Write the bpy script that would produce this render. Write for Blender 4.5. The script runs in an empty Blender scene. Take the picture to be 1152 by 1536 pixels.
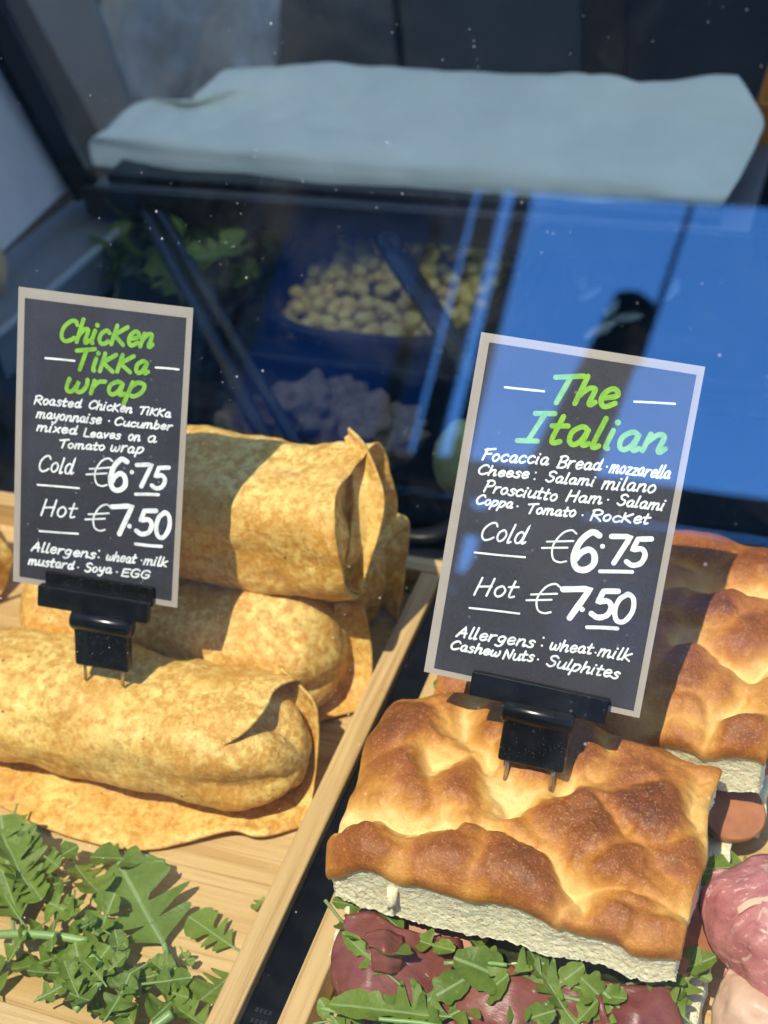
import bpy, bmesh, math, random
from mathutils import Vector, Matrix, noise

S = bpy.context.scene
RAD = math.radians
H = 0.571                       # camera height above the tray floors

# ------------------------------------------------------------------ camera
FPX, CX, CY = 2000.0, 576.0, 768.0
_X = Vector((.9397, .1387, -.3124)); _Y = Vector((.3294, -.612, .7192))
_X.normalize(); _Y = (_Y - _X * _Y.dot(_X)).normalized(); _Z = _X.cross(_Y)
if _Z.y > 0: _Z = -_Z
RW = Matrix((_X, _Y, _Z))       # world <- camera (x right, y down, z forward)
cam_d = bpy.data.cameras.new("camera"); cam = bpy.data.objects.new("camera", cam_d)
S.collection.objects.link(cam); S.camera = cam
_r, _u, _b = RW @ Vector((1, 0, 0)), RW @ Vector((0, -1, 0)), RW @ Vector((0, 0, -1))
cam.matrix_world = Matrix(((_r.x, _u.x, _b.x, 0), (_r.y, _u.y, _b.y, 0), (_r.z, _u.z, _b.z, H), (0, 0, 0, 1)))
cam_d.sensor_fit = 'VERTICAL'; cam_d.sensor_height = 24.0; cam_d.lens = 24.0 * FPX / 1536.0
cam_d.clip_start = .02; cam_d.clip_end = 500
cam_d.dof.use_dof = True; cam_d.dof.focus_distance = .60; cam_d.dof.aperture_fstop = 5.5

# ------------------------------------------------------------------ light
SUN = Vector((-.09, -.40, .91)).normalized()      # towards the sun
w = bpy.data.worlds.new("World"); S.world = w; w.use_nodes = True
nt = w.node_tree
sky = nt.nodes.new('ShaderNodeTexSky'); sky.sky_type = 'NISHITA'; sky.sun_disc = False
sky.sun_elevation = math.asin(SUN.z); sky.sun_rotation = math.atan2(SUN.x, SUN.y)
sky.altitude = 0; sky.air_density = 1.0; sky.dust_density = 0.0; sky.ozone_density = 10.0
bgn = nt.nodes['Background']; bgn.inputs['Strength'].default_value = .15
nt.links.new(sky.outputs[0], bgn.inputs['Color'])
sd = bpy.data.lights.new("sun", 'SUN'); sd.energy = 3.4; sd.angle = RAD(.5); sd.color = (1, .92, .77)
so = bpy.data.objects.new("sun", sd); S.collection.objects.link(so)
so.rotation_euler = SUN.to_track_quat('Z', 'Y').to_euler()
S.view_settings.view_transform = 'Standard'; S.view_settings.look = 'None'
S.view_settings.gamma = 1; S.view_settings.use_curve_mapping = False
S.view_settings.exposure = 1.35
S.cycles.max_bounces = 10; S.cycles.transparent_max_bounces = 16
S.cycles.use_denoising = True

# ------------------------------------------------------------------ helpers
def on_z(px, py, z):
    r = RW @ Vector(((px - CX) / FPX, (py - CY) / FPX, 1)); t = (z - H) / r.z
    return Vector((r.x * t, r.y * t, z))
def on_y(px, py, y):
    r = RW @ Vector(((px - CX) / FPX, (py - CY) / FPX, 1)); t = y / r.y
    return Vector((r.x * t, y, H + r.z * t))
def on_x(px, py, x):
    r = RW @ Vector(((px - CX) / FPX, (py - CY) / FPX, 1)); t = x / r.x
    return Vector((x, r.y * t, H + r.z * t))
def P3(p): return on_z(*p)

ORG = {}
def tag(o, label, cat, group=None, kind=None):
    if label: o['label'] = label
    if cat: o['category'] = cat
    if group: o['group'] = group
    if kind: o['kind'] = kind
    return o
def empty(name, loc, label, cat, group=None):
    o = bpy.data.objects.new(name, None); S.collection.objects.link(o)
    o.location = loc; o.empty_display_size = .02; ORG[o.name] = Vector(loc)
    return tag(o, label, cat, group)
def mk(name, verts, faces, mat, parent=None, smooth=True, loc=None, attr=None, uv=None):
    org = ORG[parent.name] if parent else Vector(loc or (0, 0, 0))
    me = bpy.data.meshes.new(name)
    me.from_pydata([tuple(Vector(v) - org) for v in verts], [], faces)
    me.materials.append(mat)
    if smooth: me.polygons.foreach_set('use_smooth', [True] * len(me.polygons))
    if attr:
        for an, vals in attr.items():
            a = me.attributes.new(an, 'FLOAT', 'POINT'); a.data.foreach_set('value', vals)
    if uv:
        l = me.uv_layers.new(name='UVMap')
        for lp in me.loops: l.data[lp.index].uv = uv[lp.vertex_index]
    o = bpy.data.objects.new(name, me); S.collection.objects.link(o)
    if parent: o.parent = parent
    else: o.location = org
    ORG[o.name] = org
    return o
def fbm(p, sc, octv=3, seed=0.0):
    q = Vector(p) * sc + Vector((seed * 7.3, seed * 3.1, seed * 1.7))
    s, a = 0.0, 1.0
    for _ in range(octv):
        s += a * noise.noise(q); q = q * 2.03; a *= .5
    return s

class MB:
    """collects shapes for one mesh"""
    def __init__(s): s.v = []; s.f = []
    def add(s, v, f):
        n = len(s.v); s.v += [Vector(q) for q in v]; s.f += [tuple(i + n for i in q) for q in f]
    def box(s, lo, hi, bev=0.0, M=None):
        bm = bmesh.new(); bmesh.ops.create_cube(bm, size=1)
        lo, hi = Vector(lo), Vector(hi); c = (lo + hi) / 2; d = hi - lo
        for q in bm.verts: q.co = Vector((q.co.x * d.x, q.co.y * d.y, q.co.z * d.z)) + c
        if bev > 0: bmesh.ops.bevel(bm, geom=bm.edges[:], offset=bev, segments=3, profile=.5, affect='EDGES')
        bm.verts.index_update()
        s.add([(M @ q.co) if M else q.co.copy() for q in bm.verts], [[q.index for q in f.verts] for f in bm.faces]); bm.free()
    def tube(s, pts, rad, n=12, cap=True, flat=1.0, up=None):
        pts = [Vector(p) for p in pts]; rr = rad if isinstance(rad, (list, tuple)) else [rad] * len(pts)
        base = len(s.v); prev = Vector(up or (.13, .21, .97))
        for i, p in enumerate(pts):
            t = (pts[min(i + 1, len(pts) - 1)] - pts[max(i - 1, 0)]).normalized()
            a = (prev - t * prev.dot(t)).normalized(); b = t.cross(a); prev = a
            for k in range(n):
                th = 2 * math.pi * k / n
                s.v.append(p + a * (math.sin(th) * rr[i] * flat) + b * (math.cos(th) * rr[i]))
        for i in range(len(pts) - 1):
            for k in range(n):
                s.f.append((base + i * n + k, base + i * n + (k + 1) % n, base + (i + 1) * n + (k + 1) % n, base + (i + 1) * n + k))
        if cap:
            s.f.append(tuple(base + k for k in reversed(range(n)))); e = base + (len(pts) - 1) * n
            s.f.append(tuple(e + k for k in range(n)))
    def build(s, name, mat, parent=None, smooth=False, loc=None, M=None):
        v = [M @ q for q in s.v] if M else s.v
        o = mk(name, v, s.f, mat, parent, smooth, loc); return o

def cr(p0, p1, p2, p3, t):
    return .5 * ((2 * p1) + (p2 - p0) * t + (2 * p0 - 5 * p1 + 4 * p2 - p3) * t * t + (3 * p1 - p0 - 3 * p2 + p3) * t ** 3)
def spline(pts, n):
    """catmull-rom with n samples per span"""
    out = []
    for i in range(len(pts) - 1):
        a = pts[i - 1] if i else pts[0] * 2 - pts[1]
        d = pts[i + 2] if i + 2 < len(pts) else pts[-1] * 2 - pts[-2]
        for k in range(n): out.append(cr(a, pts[i], pts[i + 1], d, k / n))
    out.append(pts[-1].copy()); return out
def sheet(name, rows, mat, parent=None, n=10, th=.0012, amp=.0006, sc=60, seed=0, loc=None, attr=None, smooth=True, ridge=0.0, rsc=20):
    """a soft sheet through a grid of control points, with real thickness"""
    rr = [spline([Vector(p) for p in r], n) for r in rows]
    cols = [spline([r[j] for r in rr], n) for j in range(len(rr[0]))]
    nu, nv = len(cols), len(cols[0])
    g = [[cols[i][j] for j in range(nv)] for i in range(nu)]
    nm = []
    for i in range(nu):
        l = []
        for j in range(nv):
            du = g[min(i + 1, nu - 1)][j] - g[max(i - 1, 0)][j]; dv = g[i][min(j + 1, nv - 1)] - g[i][max(j - 1, 0)]
            q = du.cross(dv); l.append(q.normalized() if q.length > 1e-12 else Vector((0, 0, 1)))
        nm.append(l)
    top, bot = [], []
    for i in range(nu):
        for j in range(nv):
            d = amp * fbm(g[i][j], sc, 3, seed)
            if ridge: d += ridge * (abs(noise.noise(g[i][j] * rsc + Vector((seed, 3, 1)))) + .6 * abs(noise.noise(g[i][j] * rsc * 2.3 + Vector((1, seed, 5)))) - .35)
            top.append(g[i][j] + nm[i][j] * (d + th / 2)); bot.append(g[i][j] + nm[i][j] * (d - th / 2))
    N = nu * nv; v = top + bot; f = []
    idx = lambda i, j: i * nv + j
    for i in range(nu - 1):
        for j in range(nv - 1):
            a, b, c, d = idx(i, j), idx(i + 1, j), idx(i + 1, j + 1), idx(i, j + 1)
            f.append((a, b, c, d)); f.append((d + N, c + N, b + N, a + N))
    per = [idx(i, 0) for i in range(nu)] + [idx(nu - 1, j) for j in range(1, nv)] + [idx(i, nv - 1) for i in range(nu - 2, -1, -1)] + [idx(0, j) for j in range(nv - 2, 0, -1)]
    for k in range(len(per)):
        a, b = per[k], per[(k + 1) % len(per)]; f.append((b, a, a + N, b + N))
    at = None
    uvs = [(i / (nu - 1), j / (nv - 1)) for i in range(nu) for j in range(nv)] * 2
    return mk(name, v, f, mat, parent, smooth, loc, attr=at, uv=uvs)

# ------------------------------------------------------------------ materials
class NT:
    def __init__(s, name):
        s.m = bpy.data.materials.new(name); s.m.use_nodes = True; s.t = s.m.node_tree
        s.b = s.t.nodes['Principled BSDF']; s.out = s.t.nodes['Material Output']
    def n(s, typ, **kw):
        q = s.t.nodes.new(typ)
        for k, v in kw.items(): setattr(q, k, v)
        return q
    def l(s, a, b): s.t.links.new(a, b)
    def inp(s, node, key, val):
        if isinstance(val, bpy.types.NodeSocket): s.l(val, node.inputs[key])
        else: node.inputs[key].default_value = val
    def coord(s, scale=(1, 1, 1), loc=(0, 0, 0), which='Object', rot=(0, 0, 0)):
        c = s.n('ShaderNodeTexCoord'); m = s.n('ShaderNodeMapping')
        m.inputs['Scale'].default_value = scale; m.inputs['Location'].default_value = loc; m.inputs['Rotation'].default_value = rot
        s.l(c.outputs[which], m.inputs['Vector']); return m.outputs[0]
    def noise(s, vec, scale, det=4, rough=.55, dist=0.0):
        q = s.n('ShaderNodeTexNoise'); s.l(vec, q.inputs['Vector'])
        q.inputs['Scale'].default_value = scale; q.inputs['Detail'].default_value = det
        q.inputs['Roughness'].default_value = rough; q.inputs['Distortion'].default_value = dist
        return q.outputs['Fac']
    def vor(s, vec, scale, feat='F1'):
        q = s.n('ShaderNodeTexVoronoi', feature=feat); s.l(vec, q.inputs['Vector']); q.inputs['Scale'].default_value = scale
        return q.outputs['Distance']
    def ramp(s, fac, stops):
        q = s.n('ShaderNodeValToRGB'); s.l(fac, q.inputs['Fac']); e = q.color_ramp.elements
        while len(e) < len(stops): e.new(.5)
        for k, (p, c) in enumerate(stops):
            e[k].position = p; e[k].color = (c, c, c, 1) if isinstance(c, (int, float)) else (*c, 1)
        return q.outputs['Color']
    def mix(s, fac, a, b, mode='MIX'):
        q = s.n('ShaderNodeMix', data_type='RGBA', blend_type=mode)
        for k, v in ((0, fac), (6, a), (7, b)):
            if isinstance(v, bpy.types.NodeSocket): s.l(v, q.inputs[k])
            else: q.inputs[k].default_value = v if k == 0 else (*v, 1)
        return q.outputs[2]
    def math(s, op, a, b=0.0):
        q = s.n('ShaderNodeMath', operation=op); s.inp(q, 0, a); s.inp(q, 1, b); return q.outputs[0]
    def bump(s, h, dist, strength=1.0, nrm=None):
        q = s.n('ShaderNodeBump'); s.l(h, q.inputs['Height']); q.inputs['Distance'].default_value = dist; q.inputs['Strength'].default_value = strength
        if nrm: s.l(nrm, q.inputs['Normal'])
        return q.outputs[0]
    def attr(s, name): return s.n('ShaderNodeAttribute', attribute_name=name).outputs['Fac']
    def set(s, **kw):
        for k, v in kw.items():
            k = {'base': 'Base Color', 'rough': 'Roughness', 'spec': 'Specular IOR Level', 'normal': 'Normal', 'metal': 'Metallic', 'sss': 'Subsurface Weight', 'sssr': 'Subsurface Radius', 'ssss': 'Subsurface Scale', 'trans': 'Transmission Weight', 'alpha': 'Alpha', 'coat': 'Coat Weight', 'sheen': 'Sheen Weight'}[k]
            if not isinstance(v, bpy.types.NodeSocket) and isinstance(v, tuple) and len(v) == 3 and k == 'Base Color': v = (*v, 1)
            s.inp(s.b, k, v)
        return s.m

def m_plain(name, col, rough=.5, spec=.5, var=.25, scale=40, bump=0.0, metal=0.0):
    t = NT(name); v = t.coord(); n = t.noise(v, scale, 5, .6)
    c = t.mix(t.ramp(n, [(.3, 0.0), (.7, 1.0)]), tuple(x * (1 - var) for x in col), tuple(min(1, x * (1 + var)) for x in col))
    t.set(base=c, rough=t.math('ADD', t.math('MULTIPLY', n, .25), rough - .12), spec=spec, metal=metal)
    if bump: t.set(normal=t.bump(t.noise(v, scale * 6, 3), bump))
    return t.m

def m_bamboo(name, along):
    t = NT(name)
    sc = lambda a, b: (a, b, b) if along == 'x' else (b, a, b)
    fine = t.noise(t.coord(sc(9, 420)), 1, 3, .6); mid = t.noise(t.coord(sc(5, 110), (3, 1, 2)), 1, 4, .6, .3)
    strip = t.noise(t.coord(sc(1.5, 40), (9, 4, 1)), 1, 1)
    node = t.noise(t.coord(sc(40, 60), (5, 5, 5)), 1, 4, .7, 1.5)
    c = t.mix(t.ramp(mid, [(.38, 0.0), (.62, 1.0)]), (.48, .285, .105), (.61, .405, .18))
    c = t.mix(t.ramp(strip, [(.35, 0.0), (.65, .55)]), c, (.64, .45, .22))
    c = t.mix(t.ramp(fine, [(.33, .6), (.47, 0.0)]), c, (.36, .19, .065))
    c = t.mix(t.ramp(node, [(.70, 0.0), (.76, .7)]), c, (.36, .17, .05))
    t.set(base=c, rough=.5, spec=.35, normal=t.bump(t.math('ADD', fine, t.math('MULTIPLY', mid, 2.0)), .0003))
    return t.m

def m_tortilla():
    t = NT('tortilla'); v = t.coord()
    oi = t.n('ShaderNodeObjectInfo').outputs['Random']
    ad = t.n('ShaderNodeVectorMath', operation='ADD'); t.l(v, ad.inputs[0]); t.l(oi, ad.inputs[1]); v = ad.outputs[0]
    big = t.noise(v, 26, 4, .6); md = t.noise(v, 175, 6, .70, .15); fn = t.noise(v, 420, 5, .7)
    mq = t.math('ADD', md, t.math('MULTIPLY', t.math('SUBTRACT', t.noise(v, 17, 2), .5), .34))
    c = t.mix(t.ramp(mq, [(.42, 0.0), (.61, 1.0)]), (.56, .270, .042), (.88, .62, .19))
    c = t.mix(t.ramp(big, [(.42, 0.0), (.66, .65)]), c, (.62, .28, .038))
    c = t.mix(t.ramp(fn, [(.52, 0.0), (.72, .55)]), c, (.90, .69, .28))
    c = t.mix(t.ramp(t.noise(v, 290, 5, .72, .4), [(.57, 0.0), (.70, .7)]), c, (.38, .18, .036))
    sp = t.vor(v, 95); big2 = t.noise(v, 240, 2)
    spk = t.math('MULTIPLY', t.ramp(sp, [(.055, 1.0), (.10, 0.0)]), t.ramp(t.noise(v, 70, 2), [(.52, 0.0), (.56, 1.0)]))
    c = t.mix(spk, c, (.045, .028, .012))
    red = t.math('MULTIPLY', t.ramp(t.vor(v, 31), [(.05, 1.0), (.09, 0.0)]), t.ramp(t.noise(v, 33, 1), [(.55, 0.0), (.58, .8)]))
    c = t.mix(red, c, (.35, .05, .015))
    wr = t.noise(t.coord((1, .35, .35)), 130, 3, .6, 1.2)
    h = t.math('ADD', t.math('ADD', t.math('MULTIPLY', md, 1.0), t.math('MULTIPLY', wr, .9)), t.math('MULTIPLY', t.noise(v, 230, 4, .6), .8))
    t.set(base=c, rough=t.math('ADD', .36, t.math('MULTIPLY', fn, .25)), spec=.4, normal=t.bump(h, .0013, .7), sss=.12, sssr=(.006, .003, .001), ssss=.6)
    return t.m

def m_crust():
    t = NT('bread_crust'); v = t.coord(); br = t.attr('brown')
    n1 = t.noise(v, 70, 5, .65); n2 = t.noise(v, 900, 3, .6); n3 = t.noise(v, 260, 4, .7)
    f = t.math('ADD', br, t.math('MULTIPLY', t.math('SUBTRACT', n1, .5), .55))
    f = t.math('ADD', f, t.math('MULTIPLY', t.math('SUBTRACT', n3, .5), .22))
    c = t.ramp(f, [(.0, (.80, .53, .20)), (.24, (.68, .34, .072)), (.44, (.50, .185, .026)), (.64, (.31, .085, .013)), (.92, (.13, .032, .008))])
    c = t.mix(t.ramp(n2, [(.54, 0.0), (.72, .5)]), c, (.66, .38, .13))
    h = t.math('ADD', n3, t.math('MULTIPLY', n2, .55))
    t.set(base=c, rough=t.math('ADD', .36, t.math('MULTIPLY', n3, .22)), spec=.42, normal=t.bump(h, .0008, .8), sss=.08, sssr=(.004, .002, .001), ssss=.6)
    return t.m
def m_crumb():
    t = NT('bread_crumb'); v = t.coord()
    v2 = t.coord((1, 1, .9))
    a = t.noise(v2, 520, 4, .65); b = t.noise(v2, 1500, 2, .6); c0 = t.vor(v2, 620, 'F1')
    pit = t.math('MAXIMUM', t.ramp(c0, [(.12, .7), (.42, 0.0)]), t.math('MULTIPLY', t.ramp(t.vor(v2, 270), [(.12, 1.0), (.30, 0.0)]), t.ramp(t.noise(v2, 160, 2), [(.48, 0.0), (.60, 1.0)])))
    h = t.math('SUBTRACT', t.math('ADD', t.math('MULTIPLY', a, 1.0), t.math('MULTIPLY', b, .4)), t.math('MULTIPLY', pit, .7))
    c = t.mix(t.ramp(a, [(.34, 0.0), (.56, 1.0)]), (.86, .70, .42), (.97, .86, .58))
    c = t.mix(t.math('MULTIPLY', pit, .42), c, (.55, .37, .16))
    t.set(base=c, rough=.85, spec=.12, normal=t.bump(h, .0009, .75), sss=.4, sssr=(.006, .004, .0025), ssss=.6)
    return t.m
def m_leaf(name, dark, light):
    t = NT(name); u = t.n('ShaderNodeUVMap').outputs[0]
    sx = t.n('ShaderNodeSeparateXYZ'); t.l(u, sx.inputs[0]); ax = t.math('ABSOLUTE', sx.outputs[0])
    v = t.coord(); n = t.noise(v, 120, 4, .6); big = t.noise(v, 22, 2)
    c = t.mix(t.ramp(n, [(.3, 0.0), (.7, 1.0)]), dark, light)
    c = t.mix(t.ramp(big, [(.35, .0), (.7, .45)]), c, tuple(x * 1.5 for x in light))
    dg = t.math('SUBTRACT', t.math('MULTIPLY', sx.outputs[1], 15.0), t.math('MULTIPLY', ax, 3.2))
    vein = t.ramp(t.math('ABSOLUTE', t.math('SUBTRACT', t.math('FRACT', dg), .5)), [(.0, .45), (.07, .0)])
    c = t.mix(vein, c, (.16, .27, .08))
    c = t.mix(t.ramp(ax, [(.03, 1.0), (.10, .0)]), c, (.30, .40, .16))
    nb = t.bump(t.math('ADD', n, t.math('MULTIPLY', t.noise(v, 420, 3), .6)), .0007)
    t.set(base=c, rough=.45, spec=.28, normal=nb)
    tr = t.n('ShaderNodeBsdfTranslucent'); t.l(t.mix(.5, c, (.20, .34, .03)), tr.inputs[0])
    mx = t.n('ShaderNodeMixShader'); mx.inputs[0].default_value = .28
    t.l(t.b.outputs[0], mx.inputs[1]); t.l(tr.outputs[0], mx.inputs[2]); t.l(mx.outputs[0], t.out.inputs[0])
    return t.m
def m_meat(name, base, lean, fat, fatamt=.62, sc=1.0, rough=.25, stretch=(1, 1, 1)):
    t = NT(name); v = t.coord(stretch)
    a = t.noise(v, 38 * sc, 4, .6, 1.2); b = t.noise(v, 150 * sc, 4, .65); f = t.noise(t.coord(stretch, (2, 3, 1)), 55 * sc, 5, .6, 2.0)
    c = t.mix(t.ramp(a, [(.35, 0.0), (.65, 1.0)]), base, lean)
    c = t.mix(t.ramp(f, [(fatamt, 0.0), (fatamt + .06, .8)]), c, fat)
    c = t.mix(t.ramp(b, [(.5, 0.0), (.75, .3)]), c, tuple(x * .55 for x in base))
    t.set(base=c, rough=t.math('ADD', rough - .08, t.math('MULTIPLY', b, .25)), spec=.5, normal=t.bump(t.math('ADD', a, t.math('MULTIPLY', b, .6)), .0016, .7), sss=.15, sssr=(.006, .002, .001), ssss=.6)
    return t.m
def m_black(name, rough=.18, col=(.006, .006, .0065), dust=.0, spec=.5):
    t = NT(name); v = t.coord(); n = t.noise(v, 60, 4, .6)
    c = t.mix(t.ramp(n, [(.4, 0.0), (.7, 1.0)]), col, tuple(x * 2.2 for x in col))
    if dust:
        d = t.math('MULTIPLY', t.ramp(t.vor(v, 1100), [(.10, 1.0), (.2, 0.0)]), t.ramp(t.noise(v, 420, 2), [(.60 - dust, 0.0), (.66 - dust, .5)]))
        c = t.mix(d, c, (.5, .48, .45))
    t.set(base=c, rough=t.math('ADD', rough - .06, t.math('MULTIPLY', n, .14)), spec=spec); return t.m
def m_ink(name, col, thin):
    t = NT(name); v = t.coord(); n = t.noise(v, 700, 3, .6); a = t.noise(v, 160, 2)
    t.set(base=t.mix(t.ramp(t.math('ADD', t.math('MULTIPLY', n, .4), t.math('MULTIPLY', a, .6)), [(.36, 0.0), (.56, 1.0)]), thin, col), rough=.6, spec=.25); return t.m
def m_card():
    t = NT('black_card'); v = t.coord(); n = t.noise(v, 1500, 3, .7); a = t.noise(v, 30, 3)
    c = t.mix(t.ramp(n, [(.3, 0.0), (.75, 1.0)]), (.022, .020, .026), (.060, .056, .068))
    t.set(base=t.mix(t.ramp(a, [(.4, 0.0), (.7, .35)]), c, (.07, .065, .075)), rough=.62, spec=.3, normal=t.bump(n, .0001, .5), coat=.06); return t.m
def m_laminate():
    t = NT('laminate_film'); v = t.coord(); n = t.noise(v, 55, 4, .6)
    t.set(base=t.mix(n, (.50, .43, .36), (.62, .54, .47)), rough=.28, spec=.5, normal=t.bump(n, .0006, .4))
    tl = t.n('ShaderNodeBsdfTranslucent'); tl.inputs[0].default_value = (.6, .52, .45, 1)
    mx = t.n('ShaderNodeMixShader'); mx.inputs[0].default_value = .3
    t.l(t.b.outputs[0], mx.inputs[1]); t.l(tl.outputs[0], mx.inputs[2]); t.l(mx.outputs[0], t.out.inputs[0]); return t.m
def m_glass_pane():
    t = NT('display_glass'); v = t.coord()
    lw = t.n('ShaderNodeLayerWeight'); lw.inputs['Blend'].default_value = .5
    f = t.math('ADD', GLASS_R, t.math('MULTIPLY', t.math('POWER', lw.outputs['Facing'], 5.0), .7))
    tr = t.n('ShaderNodeBsdfTransparent'); tr.inputs[0].default_value = (.97, .985, .98, 1)
    gl = t.n('ShaderNodeBsdfGlossy'); gl.inputs['Roughness'].default_value = 0.0; gl.inputs['Color'].default_value = (.42, .74, 1, 1)
    m1 = t.n('ShaderNodeMixShader'); t.l(f, m1.inputs[0]); t.l(tr.outputs[0], m1.inputs[1]); t.l(gl.outputs[0], m1.inputs[2])
    d1 = t.math('MULTIPLY', t.ramp(t.vor(v, 330), [(.05, 1.0), (.11, 0.0)]), t.ramp(t.noise(v, 90, 2), [(.58, 0.0), (.65, .28)]))
    d2 = t.math('MULTIPLY', t.ramp(t.vor(v, 110), [(.025, 1.0), (.06, 0.0)]), t.ramp(t.noise(v, 40, 2), [(.54, 0.0), (.60, .42)]))
    sc = t.n('ShaderNodeTexCoord'); mp = t.n('ShaderNodeMapping'); mp.inputs['Rotation'].default_value = (0, 0, .9); mp.inputs['Scale'].default_value = (6, 900, 6)
    t.l(sc.outputs['Object'], mp.inputs[0])
    scr = t.ramp(t.noise(mp.outputs[0], 1, 1), [(.86, 0.0), (.9, .03)])
    smear = t.ramp(t.noise(v, 9, 5, .7, 1.0), [(.50, 0.0), (.80, .012)])
    dd = t.math('MAXIMUM', t.math('MAXIMUM', d1, d2), t.math('MAXIMUM', scr, smear))
    df = t.n('ShaderNodeBsdfDiffuse'); df.inputs[0].default_value = (.75, .78, .8, 1)
    m2 = t.n('ShaderNodeMixShader'); t.l(dd, m2.inputs[0]); t.l(m1.outputs[0], m2.inputs[1]); t.l(df.outputs[0], m2.inputs[2])
    t.l(m2.outputs[0], t.out.inputs[0]); return t.m
def m_film(name, col, alpha):
    t = NT(name); v = t.coord(); n = t.noise(v, 14, 4, .6, 1)
    tr = t.n('ShaderNodeBsdfTransparent'); t.set(base=col, rough=.25, spec=.6, normal=t.bump(n, .01, .6))
    mx = t.n('ShaderNodeMixShader'); t.l(t.ramp(n, [(.3, alpha * .7), (.7, min(1, alpha * 1.4))]), mx.inputs[0])
    t.l(tr.outputs[0], mx.inputs[1]); t.l(t.b.outputs[0], mx.inputs[2]); t.l(mx.outputs[0], t.out.inputs[0]); return t.m

GLASS_R = .13
def m_canvas():  # translucent cream cloth, shaped to pass warm sunlight onto the back
    t = NT('cream_canvas'); v = t.coord(); n = t.noise(v, 40, 3)
    c = t.mix(n, (.70, .72, .60), (.77, .79, .68)); t.set(base=c, rough=.8, spec=.2)
    tl = t.n('ShaderNodeBsdfTranslucent'); t.l(c, tl.inputs[0]); mx = t.n('ShaderNodeMixShader'); mx.inputs[0].default_value = .55
    t.l(t.b.outputs[0], mx.inputs[1]); t.l(tl.outputs[0], mx.inputs[2]); t.l(mx.outputs[0], t.out.inputs[0]); return t.m
M = dict(canvas=m_canvas(),
    bamx=m_bamboo('bamboo_along', 'x'), bamy=m_bamboo('bamboo_across', 'y'), tort=m_tortilla(), crust=m_crust(), crumb=m_crumb(),
    leaf=m_leaf('rocket_green', (.100, .150, .017), (.195, .262, .042)), leafd=m_leaf('rocket_dark', (.080, .130, .018), (.155, .220, .038)),
    stem=m_plain('rocket_stem', (.22, .33, .10), .4, .45),
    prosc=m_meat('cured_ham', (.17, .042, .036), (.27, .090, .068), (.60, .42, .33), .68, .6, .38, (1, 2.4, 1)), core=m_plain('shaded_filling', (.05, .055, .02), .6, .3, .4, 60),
    ham=m_meat('pink_ham', (.40, .125, .120), (.56, .22, .20), (.70, .46, .38), .58, 1.3, .46, (1, 1.8, 1)), pale=m_meat('pale_turkey', (.60, .37, .25), (.70, .47, .33), (.78, .58, .42), .66, .6, .4),
    tom=m_plain('tomato_flesh', (.40, .15, .065), .5, .35, .3, 60), tomskin=m_plain('tomato_skin', (.40, .15, .06), .45, .4, .2, 50),
    black=m_black('black_plastic', .2, spec=.36), blackd=m_black('dusty_black_plastic', .24, dust=.08, spec=.32), pan=m_black('black_pan', .35, (.005, .005, .006), spec=.2), deck=m_black('black_deck', .35, (.005, .005, .0055), spec=.08),
    card=m_card(), lam=m_laminate(), white=m_ink('white_marker', (.88, .88, .86), (.62, .62, .62)), green=m_ink('green_marker', (.27, .52, .055), (.17, .38, .04)),
    steel=m_plain('steel_prong', (.42, .40, .36), .3, .5, .2, 200, 0, .9), glass=m_glass_pane(),
    paper=m_plain('greaseproof_paper', (.92, .90, .72), .55, .3, .05, 18, .0002), dark=m_plain('dark_frame', (.018, .018, .02), .35, .5, .3, 20),
    grey=m_plain('grey_frame', (.16, .165, .175), .4, .5, .2, 14), panelg=m_plain('side_panel_grey', (.58, .55, .56), .5, .4, .1, 8), steelwall=m_plain('brushed_wall', (.30, .31, .31), .4, .5, .15, 6),
    back=m_plain('back_panel_dark', (.060, .062, .07), .5, .4, .3, 6), backg=m_plain('back_panel_grey', (.13, .135, .14), .5, .4, .15, 6), backb=m_plain('back_panel_brown', (.09, .07, .064), .5, .4, .2, 6),
    bean=m_plain('butter_bean', (.88, .60, .13), .3, .5, .16, 90), chick=m_meat('shredded_chicken', (.15, .090, .042), (.25, .165, .085), (.34, .25, .15), .6, 2.0, .5),
    orange=m_plain('orange_plastic', (.62, .22, .02), .4, .5, .1, 20), hdark=m_black('utensil_black', .22, (.006, .007, .009), spec=.45),
    bag=m_film('clear_film', (.75, .80, .82), .5), pave=m_plain('paving', (.36, .33, .28), .8, .2, .2, 3), awn=m_plain('awning_cloth', (.012, .012, .014), .8, .2, .2, 4),
    frame=m_plain('stall_frame', (.012, .011, .011), .6, .3, .2, 9), blue=m_plain('blue_dimming_board', (.014, .07, .21), .6, .3, .12, 2), onion=m_plain('pale_slaw', (.55, .55, .42), .4, .4, .3, 60),
    pepper=m_plain('pale_pepper', (.42, .46, .16), .25, .5, .3, 40), bark=m_plain('parasol_cloth', (.022, .018, .015), .8, .2, .3, 12), wood=m_plain('beech_spoon', (.55, .36, .18), .5, .4, .2, 30),
)

# ------------------------------------------------------------------ the setting
def solid(name, lo, hi, mat, label=None, cat=None, kind=None, group=None, bev=0.0, parent=None):
    b = MB(); b.box(lo, hi, bev); o = b.build(name, mat, parent, False, None if parent else Vector(lo))
    if parent is None: tag(o, label, cat, group, kind)
    return o
solid('ground', (-60, -60, -1.02), (60, 60, -.95), M['pave'], 'grey paving in front of the food stall', 'ground', 'structure')

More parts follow.
